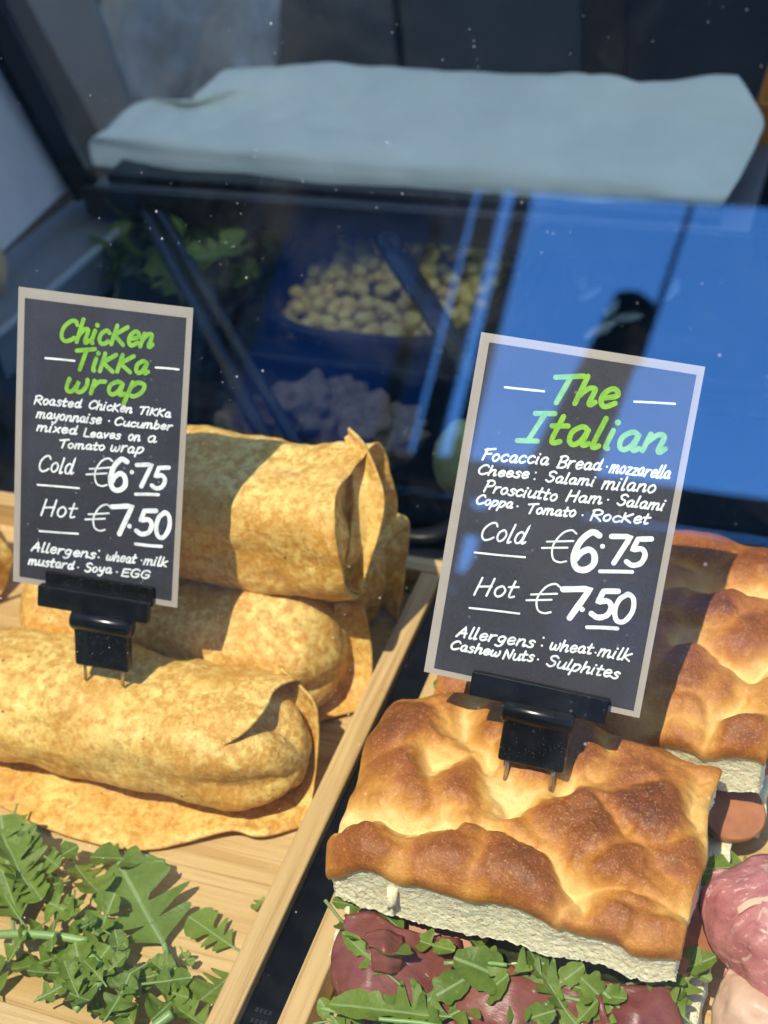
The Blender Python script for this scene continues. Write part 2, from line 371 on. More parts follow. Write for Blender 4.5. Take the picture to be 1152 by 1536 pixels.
# counter: a black deck with three wells for the pans
DZ = -.012
b = MB()
PANS = [(-.725, -.515, .87, 1.11), (-.495, -.285, .88, 1.11), (-.265, -.04, .87, 1.11)]
WELLS = PANS + [(-.505, -.235, .645, .835)]
xs = sorted({-.78, 1.0} | {q for p in WELLS for q in p[:2]}); ys = sorted({.20, 1.30} | {q for p in WELLS for q in p[2:]})
for i in range(len(xs) - 1):
    for j in range(len(ys) - 1):
        cx, cy = (xs[i] + xs[i + 1]) / 2, (ys[j] + ys[j + 1]) / 2
        if any(p[0] < cx < p[1] and p[2] < cy < p[3] for p in WELLS): continue
        b.add([(xs[i], ys[j], DZ), (xs[i + 1], ys[j], DZ), (xs[i + 1], ys[j + 1], DZ), (xs[i], ys[j + 1], DZ)], [(0, 1, 2, 3)])
b.box((-.78, .195, -.95), (1.0, .1995, -.013)); b.box((-.78, .2, -.95), (1.0, 1.30, -.25))
ct = empty('display_counter', (-.78, .2, -.95), 'black glossy display counter with wells under the two bamboo trays', 'counter')
b.build('counter_top', M['deck'], ct)
b = MB(); b.box((-.2211, .205, DZ), (-.2029, .62, .0145), .001); b.build('tray_divider', M['deck'], ct)
lip = MB()
for y0 in (.615, .63, .838): lip.box((-.76, y0, DZ), (.6, y0 + .006, DZ + .005), .0015)
lip.build('rail_ridge', M['deck'], ct)
dots = MB()                                     # faint moulded marks in the gap between the trays
for r in range(5):
    for k in range(4): dots.box((-.2165 + k * .0022, .282 - r * .0055, .0145), (-.2151 + k * .0022, .2842 - r * .0055, .0149))
dots.build('moulded_mark', M['dark'], ct)

# kiosk shell round the back of the counter
solid('back_wall', (-1.6, 1.50, -.95), (1.6, 1.56, .55), M['back'], 'dark panelled back wall of the stall behind the covered tray', 'wall')
kr = empty('unseen_roof', (-1.7, -.04, 1.6), 'unseen stall roof, its cream canvas made translucent to warm the shaded back of the counter', 'roof')  # out of view; blocks the sun and glows warm over the back
solid('roof_canvas', (-1.7, -.04, 1.6), (1.4, 1.32, 1.603), M['canvas'], parent=kr)
for x_ in (-1.38, 1.15): solid('roof_post', (x_, 1.28, -.94), (x_ + .03, 1.31, 1.599), M['dark'], parent=kr)
for i, (x0, x1, mm) in enumerate(((-.55, -.335, 'backg'), (-.333, -.285, 'backb'), (-.283, -.02, 'back'), (-.018, .25, 'back'), (-1.1, -.56, 'backg'))):
    solid('wall_panel', (x0, 1.485 - .002 * i, -.2), (x1, 1.499, .5), M[mm],
          ['grey upright wall panel behind the hanging clear bag', 'narrow brown wall panel beside the grey one', 'black wall panel above the middle of the covered tray', 'black wall panel above the end of the covered tray', 'wide grey wall panel at the stall corner'][i], 'wall panel', None, 'panels on the back wall')
solid('stall_side_wall', (-1.6, .3, -.95), (-1.45, 1.5, .45), M['panelg'], 'grey side wall of the stall beyond the glass side panel', 'wall')

# steel shelf with the paper covered board
sh = empty('rear_shelf', (-.69, .985, .03), 'dark steel shelf under the paper covered board', 'shelf')
solid('shelf_plate', (-.685, .985, .048), (-.09, 1.22, .062), M['grey'], parent=sh, bev=.002)
solid('shelf_lip', (-.69, .975, .036), (-.085, .984, .066), M['dark'], parent=sh, bev=.002)
for x0 in (-.68, -.12): solid('shelf_leg', (x0, 1.10, -.012), (x0 + .02, 1.2, .047), M['dark'], parent=sh)
pb = empty('covered_tray', (-.4, 1.1, .063), 'long tray covered with a sheet of white greaseproof paper on the back shelf', 'covered tray')
solid('tray_board', (-.672, .995, .0625), (-.112, 1.205, .072), M['dark'], parent=pb, bev=.002)
rows = []
zz = lambda px, py, z: on_z(px, py, z)
rows.append([zz(140, 248, .062), zz(300, 268, .063), zz(520, 288, .063), zz(760, 308, .063), zz(960, 318, .064), zz(1066, 318, .064)])
rows.append([zz(132, 218, .078), zz(300, 240, .080), zz(520, 258, .081), zz(760, 276, .082), zz(960, 290, .082), zz(1092, 296, .080)])
rows.append([zz(150, 196, .092), zz(310, 210, .094), zz(520, 226, .094), zz(760, 238, .096), zz(960, 252, .094), zz(1120, 246, .086)])
rows.append([zz(215, 152, .098), zz(360, 160, .100), zz(540, 172, .101), zz(760, 182, .104), zz(960, 190, .100), zz(1138, 205, .098)])
rows.append([zz(285, 150, .108), zz(400, 126, .112), zz(560, 134, .112), zz(760, 144, .112), zz(960, 154, .110), zz(1144, 172, .108)])
rows.append([zz(345, 112, .112), zz(430, 96, .116), zz(580, 100, .118), zz(760, 110, .116), zz(960, 122, .118), zz(1106, 116, .122)])
rows.append([q + Vector((0, .035, -.04)) for q in rows[-1]])
sheet('paper_sheet', rows, M['paper'], pb, n=16, th=.0012, amp=.0022, sc=9, seed=3, ridge=.009, rsc=9)

# left end of the case: side panel, post, ledge
ep = empty('side_panel', (-.80, .6, -.012), 'grey side panel with black edge post at the end of the display case', 'side panel')
b = MB(); pts = [on_x(px, py, -.735) for px, py in ((-140, -160), (-90, 420), (0, 300), (122, 268))]
A_, B_ = on_x(-60, -82, -.72), on_x(133, 282, -.70)
b.tube([A_, B_], [.013, .013], 4, True); b.build('edge_post', M['dark'], ep)
b = MB(); b.tube([A_ + Vector((-.02, 0, -.016)), B_ + Vector((-.014, 0, -.012))], .005, 6); b.build('edge_seal', M['black'], ep)
q0 = [A_ + Vector((-.035, 0, 0)), B_ + Vector((-.02, 0, -.0)), Vector((B_.x - .02, .35, B_.z - .02)), Vector((A_.x - .035, .25, A_.z))]
b = MB(); b.add(q0 + [q + Vector((-.012, 0, 0)) for q in q0], [(0, 1, 2, 3), (7, 6, 5, 4), (0, 4, 5, 1), (1, 5, 6, 2), (2, 6, 7, 3), (3, 7, 4, 0)])
b.build('panel_sheet', M['panelg'], ep)
L0, L1, L2, L3 = on_z(-10, 505, .03), on_z(196, 328, .03), on_z(120, 292, .03), on_z(-10, 395, .03)
b = MB(); lq = [L0, L1, L2, L3]; b.add(lq + [q - Vector((0, 0, .045)) for q in lq], [(0, 1, 2, 3), (7, 6, 5, 4), (0, 4, 5, 1), (1, 5, 6, 2), (2, 6, 7, 3), (3, 7, 4, 0)])
b.build('ledge', M['grey'], ep)
b = MB(); b.tube([L0 + Vector((.004, 0, .001)), L1 + Vector((.004, 0, .001))], .004, 8); b.build('ledge_trim', M['steelwall'], ep)
A2, B2 = on_y(30, -20, 1.30), on_y(190, 225, 1.30)
b = MB(); b.add([A2, on_y(190, -20, 1.30), on_y(200, 225, 1.30), B2], [(0, 1, 2, 3)]);
bb = [A2, on_y(130, -20, 1.30), on_y(205, 190, 1.30), on_y(160, 220, 1.30)]
b = MB(); b.add(bb + [q + Vector((0, .01, 0)) for q in bb], [(3, 2, 1, 0), (4, 5, 6, 7), (0, 1, 5, 4), (1, 2, 6, 5), (2, 3, 7, 6), (3, 0, 4, 7)])
tag(b.build('steel_panel', M['steelwall'], None, False, A2), 'grey steel panel beside the hanging clear bag', 'panel')

# clear bag hanging at the back
rows = []
for j, py in enumerate((-40, 20, 75, 125, 158)):
    r = []
    for i, px in enumerate((150, 205, 255, 310, 365, 420)):
        e = (0, 8, -10, 6, -8, 0)[i]; sh_ = max(0, py - 60) * (.18 if i < 3 else -.24)
        r.append(on_y(px + sh_, py + (e if j == 4 else 0) - (45 if (i == 5 and j == 4) else 0), 1.40 + .025 * math.sin(i * 2.1 + j * .6)))
    rows.append(r)
o = sheet('clear_bag', rows, M['bag'], None, n=8, th=.0015, amp=.006, sc=22, seed=5, loc=rows[0][0])
tag(o, 'crumpled clear plastic bag hanging at the back of the stall', 'plastic bag')
bt = empty('orange_crate', on_z(1140, 215, .07), 'orange plastic crate standing past the end of the covered tray', 'crate')
c0 = on_z(1128, 216, .062)
solid('crate_body', (c0.x, c0.y, .05), (c0.x + .2, c0.y + .12, .10), M['orange'], parent=bt, bev=.004)
solid('crate_rim', (c0.x - .001 + .012, c0.y - .003, .1005), (c0.x + .2, c0.y + .123, .125), M['orange'], parent=bt, bev=.004)

# ------------------------------------------------------------------ pans and their food
def rrect(x0, x1, y0, y1, r, n=8):
    out = []
    for cx, cy, a in ((x1 - r, y1 - r, 0), (x0 + r, y1 - r, 90), (x0 + r, y0 + r, 180), (x1 - r, y0 + r, 270)):
        for k in range(n + 1):
            t = RAD(a + 90 * k / n); out.append((cx + r * math.cos(t), cy + r * math.sin(t)))
    return out
def pan(x0, x1, y0, y1, label, rad=.03, depth=.10, rim=.0):
    rings = [(0, rim - .004), (0, rim), (.004, rim + .0015), (.009, rim), (.012, rim - .006), (.020, rim - depth)]
    v, f = [], []
    for ins, z in rings:
        for x, y in rrect(x0 + ins - .006, x1 - ins + .006, y0 + ins - .006, y1 - ins + .006, rad): v.append((x, y, z))
    n = len(v) // len(rings)
    for k in range(len(rings) - 1):
        for i in range(n): f.append((k * n + i, k * n + (i + 1) % n, (k + 1) * n + (i + 1) % n, (k + 1) * n + i))
    f.append(tuple((len(rings) - 1) * n + i for i in range(n)))
    o = mk('food_pan', v, f, M['pan'], None, True, ((x0 + x1) / 2, (y0 + y1) / 2, rim - depth))
    return tag(o, label, 'food pan', 'black food pans set in the counter')
pan(*PANS[0], 'black pan holding loose rocket, nearest the side panel')
pan(*PANS[1], 'black pan heaped with butter beans', rad=.075)
pan(*PANS[2], 'black pan of pale slaw behind the Italian price card')
pan(*WELLS[3], 'wide black pan holding shredded chicken behind the wraps', rad=.03)

def blob_mesh(r, seed, sq=(1, 1, 1), amp=.18, sc=1.6, sub=2):
    bm = bmesh.new(); bmesh.ops.create_icosphere(bm, subdivisions=sub, radius=1)
    for q in bm.verts:
        d = 1 + amp * noise.noise(q.co * sc + Vector((seed * 5.1, seed, 0)))
        q.co = Vector((q.co.x * sq[0], q.co.y * sq[1], q.co.z * sq[2])) * d * r
    return bm
def link_mesh(name, me, loc, rot=(0, 0, 0), scale=1.0):
    o = bpy.data.objects.new(name, me); S.collection.objects.link(o); o.location = loc; o.rotation_euler = rot
    o.scale = (scale,) * 3 if not isinstance(scale, tuple) else scale; return o
rng = random.Random(11)
beans = []
for k in range(4):
    bm = blob_mesh(.0066, k, (1.22, .98, .86), .10, 1.2, 3); me = bpy.data.meshes.new('butter_bean'); bm.to_mesh(me); bm.free()
    me.polygons.foreach_set('use_smooth', [True] * len(me.polygons)); me.materials.append(M['bean']); beans.append(me)
placed = []
tries = 0
while len(placed) < 210 and tries < 30000:
    tries += 1
    x, y = rng.uniform(-.48, -.30), rng.uniform(.89, 1.085)
    if ((x + .39) / .090) ** 4 + ((y - .99) / .098) ** 4 > 1: continue
    hz = -.036 + .036 * max(0, 1 - ((x + .375) / .13) ** 2) * (1 - ((y - 1.01) / .16) ** 2) + rng.choice((0, 0, .008)) 
    p = Vector((x, y, hz))
    if all((p - q).length > .0098 for q in placed): placed.append(p)
for i, p in enumerate(placed):
    o = link_mesh('butter_bean', beans[i % 4], p, (rng.uniform(-.5, .5), rng.uniform(-.5, .5), rng.uniform(0, 6.28)), rng.uniform(.88, 1.12))
    tag(o, 'plump pale yellow butter bean in the heaped black pan', 'bean', 'butter beans heaped in the black pan')
bb_ = mk('bean_liquor', [(-.475, .90, -.040), (-.305, .90, -.040), (-.305, 1.09, -.040), (-.475, 1.09, -.040)], [(0, 1, 2, 3)], M['bean'], None, False, (-.39, .99, -.040))
tag(bb_, 'yellow bean mash under the butter beans', 'bean mash', None, 'stuff')

def flake(loc, r, seed, lab, sq=(1, .8, .55)):
    bm = blob_mesh(r, seed, sq, .55, 2.3, 4)
    for q in bm.verts: q.co *= 1 + .10 * noise.noise(q.co * 260)
    me = bpy.data.meshes.new('chicken_piece'); bm.to_mesh(me); bm.free(); me.materials.append(M['chick'])
    me.polygons.foreach_set('use_smooth', [True] * len(me.polygons))
    o = link_mesh('chicken_piece', me, loc, (rng.uniform(-.3, .3), rng.uniform(-.3, .3), rng.uniform(0, 6)))
    return tag(o, lab, 'chicken', 'cooked chicken pieces in the wide black pan')
for k, (px, py, z, r, lab) in enumerate(((455, 610, -.004, .034, 'large torn chicken slice standing upright behind the topmost wrap'), (405, 635, -.01, .03, 'chicken piece by the black tongs behind the sign'), (515, 588, -.006, .017, 'small pinkish chicken scrap lying beyond the large torn slice'),
                                         (545, 640, -.008, .032, 'chicken shreds piled right behind the peak of the topmost wrap'), (590, 655, -.012, .026, 'flat chicken piece at the far corner of its pan'), (500, 645, -.02, .04, 'chicken piece half hidden below the torn slice'), (570, 625, -.012, .012, 'tiny pale chicken crumb near the pan corner'), (375, 650, -.02, .032, 'chicken piece nearest the Chicken TiKKa sign'))):
    flake(on_z(px, py, z), r, k + 1, lab)
for k in range(7):
    p = Vector((rng.uniform(-.24, -.07), rng.uniform(.91, 1.07), -.03 + rng.uniform(-.008, .008)))
    bm = blob_mesh(.010, k + 40, (1.4, .5, .4), .4, 2, 2); me = bpy.data.meshes.new('slaw_shred'); bm.to_mesh(me); bm.free(); me.materials.append(M['onion'])
    tag(link_mesh('slaw_shred', me, p, (rng.uniform(-.5, .5), rng.uniform(-.4, .4), rng.uniform(0, 6))), 'pale slaw shred in the pan behind the Italian price card', 'slaw', 'slaw shreds in the black pan')
p = on_z(690, 690, .012); bm = blob_mesh(.024, 8, (.8, .9, 1.35), .12, 1.3, 3); me = bpy.data.meshes.new('pickled_pepper'); bm.to_mesh(me); bm.free(); me.materials.append(M['pepper'])
me.polygons.foreach_set('use_smooth', [True] * len(me.polygons))
tag(link_mesh('pickled_pepper', me, p, (.2, .1, .4)), 'pale green pickled pepper behind the edge of the Italian card', 'pepper')

# utensils
def utensil(name, pts, rads, label, hole=None):
    u = empty(name, pts[0], label, 'serving utensil', 'black serving utensils resting in the pans')
    b = MB(); b.tube(pts, rads, 14, True, .62, (0, .2, .97)); b.build('handle', M['hdark'], u, True)
    return u
a, c = on_z(574, 352, .050), on_z(760, 640, .02)
dr = (c - a).normalized()
u = utensil('serving_spoon', [a, a + dr * .008, a + dr * .05, a + dr * .12, c], [.005, .0105, .0115, .0105, .0095], 'black spoon handle with a hanging hole leaning across the butter beans')
up = Vector((0, -.35, .93)); up = (up - dr * up.dot(dr)).normalized(); sd_ = dr.cross(up)
b = MB(); ring = [a + dr * .022 + up * .0064 + dr * (.013 * math.cos(t)) + sd_ * (.0072 * math.sin(t)) for t in [2 * math.pi * k / 24 for k in range(25)]]
b.tube(ring, .0022, 8, False); b.build('hole_rim', M['black'], u, True)
b = MB(); ins = [a + dr * .022 + up * .0062 + dr * (.011 * math.cos(t)) + sd_ * (.0058 * math.sin(t)) for t in [2 * math.pi * k / 24 for k in range(24)]]
b.add(ins, [tuple(range(24))]); b.build('hole', M['dark'], u)
a, c = on_z(200, 280, .055), on_z(440, 740, .0)
dr = (c - a).normalized()
u = utensil('tongs', [a, a + dr * .01, a + dr * .2, c], [.005, .0075, .0075, .006], 'long black tongs leaning from the rocket pan towards the shredded chicken')
off = Vector((.016, .010, .004)); b = MB(); b.tube([a + off * .3, a + dr * .06 + off * .6, c + off], .0055, 10, True, .6, (0, .2, .97)); b.build('arm', M['hdark'], u, True)
p = on_z(2, 395, .06); b = MB(); b.tube([p + Vector((-.02, 0, -.03)), p + Vector((-.012, 0, 0)), p + Vector((-.014, .002, .03))], [.013, .015, .008], 14)
tag(b.build('wooden_spoon', M['wood'], None, True, p), 'rounded pale wooden spoon end at the side panel ledge', 'wooden spoon')

# ------------------------------------------------------------------ bamboo trays
def bamboo_tray(x0, x1, y0, y1, label):
    t = empty('bamboo_tray', ((x0 + x1) / 2, (y0 + y1) / 2, DZ), label, 'tray', 'bamboo serving trays')
    w = .013
    solid('tray_floor', (x0 + w + .0004, y0 + w + .0004, -.010), (x1 - w - .0004, y1 - w - .0004, 0), M['bamx'], parent=t)
    for q in ((x0, x0 + w), (x1 - w, x1)): solid('side_rail', (q[0], y0 + w + .0003, DZ + .0005), (q[1], y1 - w - .0003, .020), M['bamy'], parent=t, bev=.0012)
    for q in ((y0, y0 + w), (y1 - w, y1)): solid('end_rail', (x0, q[0], DZ + .0005), (x1, q[1], .020), M['bamx'], parent=t, bev=.0012)
    return t
bamboo_tray(-.600, -.2215, .238, .6005, 'bamboo tray holding the stacked wraps and loose rocket')
bamboo_tray(-.2025, .176, .238, .6005, 'bamboo tray under the focaccia sandwiches')

# ------------------------------------------------------------------ wraps
def wrap_body(parent, xl, xr, yc, zc, a, b, seed, yaw=0.0, sag=0.0, bulge=.014, pw=2.35, tilt=0.0, end='round', u0=.80):
    """a rolled tortilla: flattened roll whose right end is either tucked to a rounded tip or left as an open lip with a recess"""
    NU, NT_ = 84, 96
    L = xr - xl; rings = []
    for i in range(NU + 1):
        u = i / NU; rings.append((xl + L * u, 1.0 if u > .12 else (1 - (1 - u / .12) ** 2.2 * .85), 0))
    if end == 'round':
        rings = [q for q in rings if q[0] < xl + L * u0]; xe = xr + bulge; xs = xl + L * u0
        for k in range(1, 33):
            t = math.sin(math.pi / 2 * k / 32); s = (1 - t ** 2.9) ** .5 if k < 32 else .01
            rings.append((xs + (xe - xs) * t, max(s, .01), -.0060 * t * t))
    else:
        rings += [(xr + .0006, .975, 0), (xr - .0006, .94, 0), (xr - .005, .91, 0), (xr - .008, .84, 0), (xr - .008, .5, 0), (xr - .007, .02, 0)]
    v, f = [], []
    cyaw = math.tan(yaw)
    for ri, (x, s, oz) in enumerate(rings):
        for k in range(NT_):
            th = 2 * math.pi * k / NT_
            c_, s_ = math.cos(th), math.sin(th)
            r = (abs(c_) ** pw + abs(s_) ** pw) ** (-1 / pw)
            y, z = a * s * r * c_, b * s * r * s_
            u = (x - xl) / L
            q = Vector((x, y, z))
            d = .0040 * fbm(Vector((x, c_ * .05, s_ * .05)), 20, 2, seed) + .0016 * fbm(q, 48, 2, seed + 5) + .0008 * fbm(q, 110, 3, seed + 3)
            fl = max(0, min(1, (u - .70) / .30))
            d += .0018 * fl * math.sin(th * 5 + seed + 2.0 * fl) + .0030 * fl * (abs(math.sin(th * 2.5 + 1.3 * seed + fl)) - .5)
            k2 = 1 + d * min(1, s * 2) / max(.012, math.hypot(y, z))
            y *= k2; z *= k2
            xx = x + (fl * .003 * math.sin(th * 2 + seed) if end != 'round' else 0) + (tilt * s_ * s * fl)
            z2 = zc + z + oz - sag * math.sin(math.pi * min(1, max(0, u)))
            v.append((xx, yc + y + (x - xl) * cyaw, max(z2, .0035) if zc < .05 else z2))
    n = NT_
    for i in range(len(rings) - 1):
        for k in range(n): f.append((i * n + k, (i + 1) * n + k, (i + 1) * n + (k + 1) % n, i * n + (k + 1) % n))
    f.append(tuple(k for k in range(n))); e = (len(rings) - 1) * n; f.append(tuple(e + k for k in reversed(range(n))))
    return mk('roll', v, f, M['tort'], parent)
def wrap_hood(parent, xs, xe, yc, zc, a, b, th0, th1, seed, pw=2.35, flare=.0012, lip=()):
    """outer layer over the tucked end, lying on the roll at xs and standing off as a lip at xe"""
    rows = []
    for i in range(7):
        u = i / 6; row = []
        for k in range(13):
            w_ = k / 12; th = RAD(th0 + (th1 - th0) * w_); c_, s_ = math.cos(th), math.sin(th)
            r = (abs(c_) ** pw + abs(s_) ** pw) ** (-1 / pw)
            edge = min(1, min(w_ / .32, (1 - w_) * 5)); edge = edge * edge * (3 - 2 * edge)
            off = -.0028 + (.0036 + flare * u) * min(1, u * 2.2) * edge
            sm = max(0, min(1, (.22 - w_) / .22)); sm = sm * sm * (3 - 2 * sm); x = xs + (xe - xs) * u * (1 - .3 * sm) + (.0035 * math.sin(w_ * 7 + seed) + .0025 * math.sin(w_ * 15 + seed)) * u - .003 * u * (1 - edge)
            d = .0040 * fbm(Vector((x, c_ * .05, s_ * .05)), 20, 2, 1) * (1 - .5 * u) - .0028 * u * u * max(0, math.cos((w_ - .42) * 16)) * .6
            row.append((x, yc + (a * r + off + d) * c_, zc + (b * r + off + d) * s_))
        rows.append(row)
    return sheet('outer_layer', rows, M['tort'], parent, n=6, th=.0015, amp=.0007, sc=80, seed=seed)

TH = .0016
def wrap_sheet(nm, rows, parent, seed, amp=.0011): return sheet(nm, rows, M['tort'], parent, n=9, th=TH, amp=amp, sc=55, seed=seed)

# front wrap
w1 = empty('tortilla_wrap', (-.36, .41, .001), 'tortilla wrap in front of the stack with its flap spread over the bamboo', 'wrap', 'chicken wraps on the bamboo tray')
wrap_body(w1, -.47, -.2585, .416, .0365, .0385, .0315, 1, bulge=.0160, u0=.765)
wrap_hood(w1, -.310, -.2585, .416, .0365, .0385, .0315, 142, 12, 3)
fr = [(-60, 1195), (0, 1208), (60, 1240), (170, 1271), (240, 1272), (340, 1247), (392, 1254), (463, 1237)]
zf = (.004, .004, .004, .004, .004, .0075, .006, .003)
bk = [(-60, 1095), (0, 1105), (60, 1115), (170, 1120), (240, 1125), (340, 1125), (400, 1120), (452, 1125)]
r0 = [on_z(x, y, .003) for x, y in bk]; r2 = [on_z(x, y, z) for (x, y), z in zip(fr, zf)]
r1 = [(p + q) / 2 + Vector((0, 0, .0015)) for p, q in zip(r0, r2)]
wrap_sheet('base_flap', [r0, r1, r2], w1, 2, .0009)
def gusset(parent, outer, inner, seed, mid=(0, 0, 0)):
    ro = [on_z(*p) for p in outer]; ri = [on_z(*p) for p in inner]
    rm = [(p + q) / 2 + Vector(mid) for p, q in zip(ro, ri)]
    return wrap_sheet('end_fold', [ri, rm, ro], parent, seed, .0008)
gusset(w1, [(424, 1003, .066), (470, 1050, .052), (478, 1100, .034), (472, 1168, .015), (463, 1236, .004)],
       [(410, 1012, .062), (432, 1062, .046), (452, 1110, .026), (430, 1168, .012), (380, 1186, .005)], 4, (-.003, .003, -.003))

# second wrap, behind it
w2 = empty('tortilla_wrap', (-.35, .49, .001), 'tortilla wrap lying under the topmost one, behind the front wrap', 'wrap', 'chicken wraps on the bamboo tray')
wrap_body(w2, -.452, -.2655, .487, .0385, .037, .0365, 5, yaw=.01, bulge=.0165, u0=.84)
gusset(w2, [(545, 905, .055), (556, 960, .034), (559, 1010, .016), (557, 1056, .004)],
       [(500, 905, .06), (505, 960, .036), (498, 1010, .018), (470, 1060, .006)], 6, (-.002, .003, -.002))
wrap_sheet('base_flap', [[on_z(x, y, .004) for x, y in ((200, 1010), (330, 1010), (430, 1010), (520, 1020))], [on_z(x, y, .0045) for x, y in ((200, 1060), (330, 1068), (430, 1075), (540, 1048))], [on_z(x, y, .004) for x, y in ((200, 1085), (330, 1090), (440, 1090), (557, 1060))]], w2, 7)

# rear wrap
w3 = empty('tortilla_wrap', (-.33, .56, .001), 'rearmost tortilla wrap with only its folded end showing past the stack', 'wrap', 'chicken wraps on the bamboo tray')
wrap_body(w3, -.44, -.262, .5585, .034, .030, .032, 9, bulge=.012, u0=.9)
gusset(w3, [(590, 768, .056), (614, 785, .050), (607, 860, .028), (597, 938, .006)], [(540, 790, .056), (560, 815, .046), (556, 870, .026), (548, 905, .006)], 10, (.002, .004, 0))
gusset(w3, [(540, 770, .060), (575, 765, .060), (612, 787, .051)], [(540, 830, .050), (560, 820, .048), (578, 815, .047)], 12)

# topmost wrap
w4 = empty('tortilla_wrap', (-.33, .52, .07), 'topmost tortilla wrap resting on the other two behind the chicken card', 'wrap', 'chicken wraps on the bamboo tray')
wrap_body(w4, -.42, -.2405, .525, .107, .041, .0365, 14, sag=.004, pw=3.3, tilt=-.003, end='lip')
gusset(w4, [(522, 642, .148), (548, 668, .143), (575, 738, .125), (570, 795, .107), (540, 889, .078)],
       [(518, 655, .143), (527, 712, .131), (528, 770, .116), (512, 850, .092), (470, 872, .078)], 15, (.000, .003, -.003))
wrap_sheet('base_flap', [[on_z(x, y, z) for x, y, z in ((180, 800, .070), (285, 812, .070), (380, 830, .072), (450, 845, .073), (510, 840, .076))], [on_z(x, y, z) for x, y, z in ((180, 818, .070), (285, 834, .071), (380, 853, .072), (450, 868, .073), (528, 862, .077))],
           [on_z(x, y, z) for x, y, z in ((180, 822, .074), (285, 843, .073), (380, 868, .075), (450, 882, .077), (540, 889, .079))]], w4, 16, .0008)

# wrap of the neighbouring pile at the frame edge
w5 = empty('tortilla_wrap', (-.53, .50, .001), 'tortilla wrap of the next pile with just its pointed end beside the chicken card', 'wrap', 'chicken wraps on the bamboo tray')
wrap_body(w5, -.585, -.512, .52, .036, .030, .032, 21, bulge=.006)
gusset(w5, [(-8, 792, .056), (18, 832, .040), (16, 850, .034)], [(-40, 830, .056), (-20, 845, .046), (-10, 855, .036)], 22)
gusset(w5, [(18, 836, .038), (8, 880, .014), (-12, 905, .004)], [(-20, 846, .044), (-20, 885, .014), (-30, 900, .004)], 23)

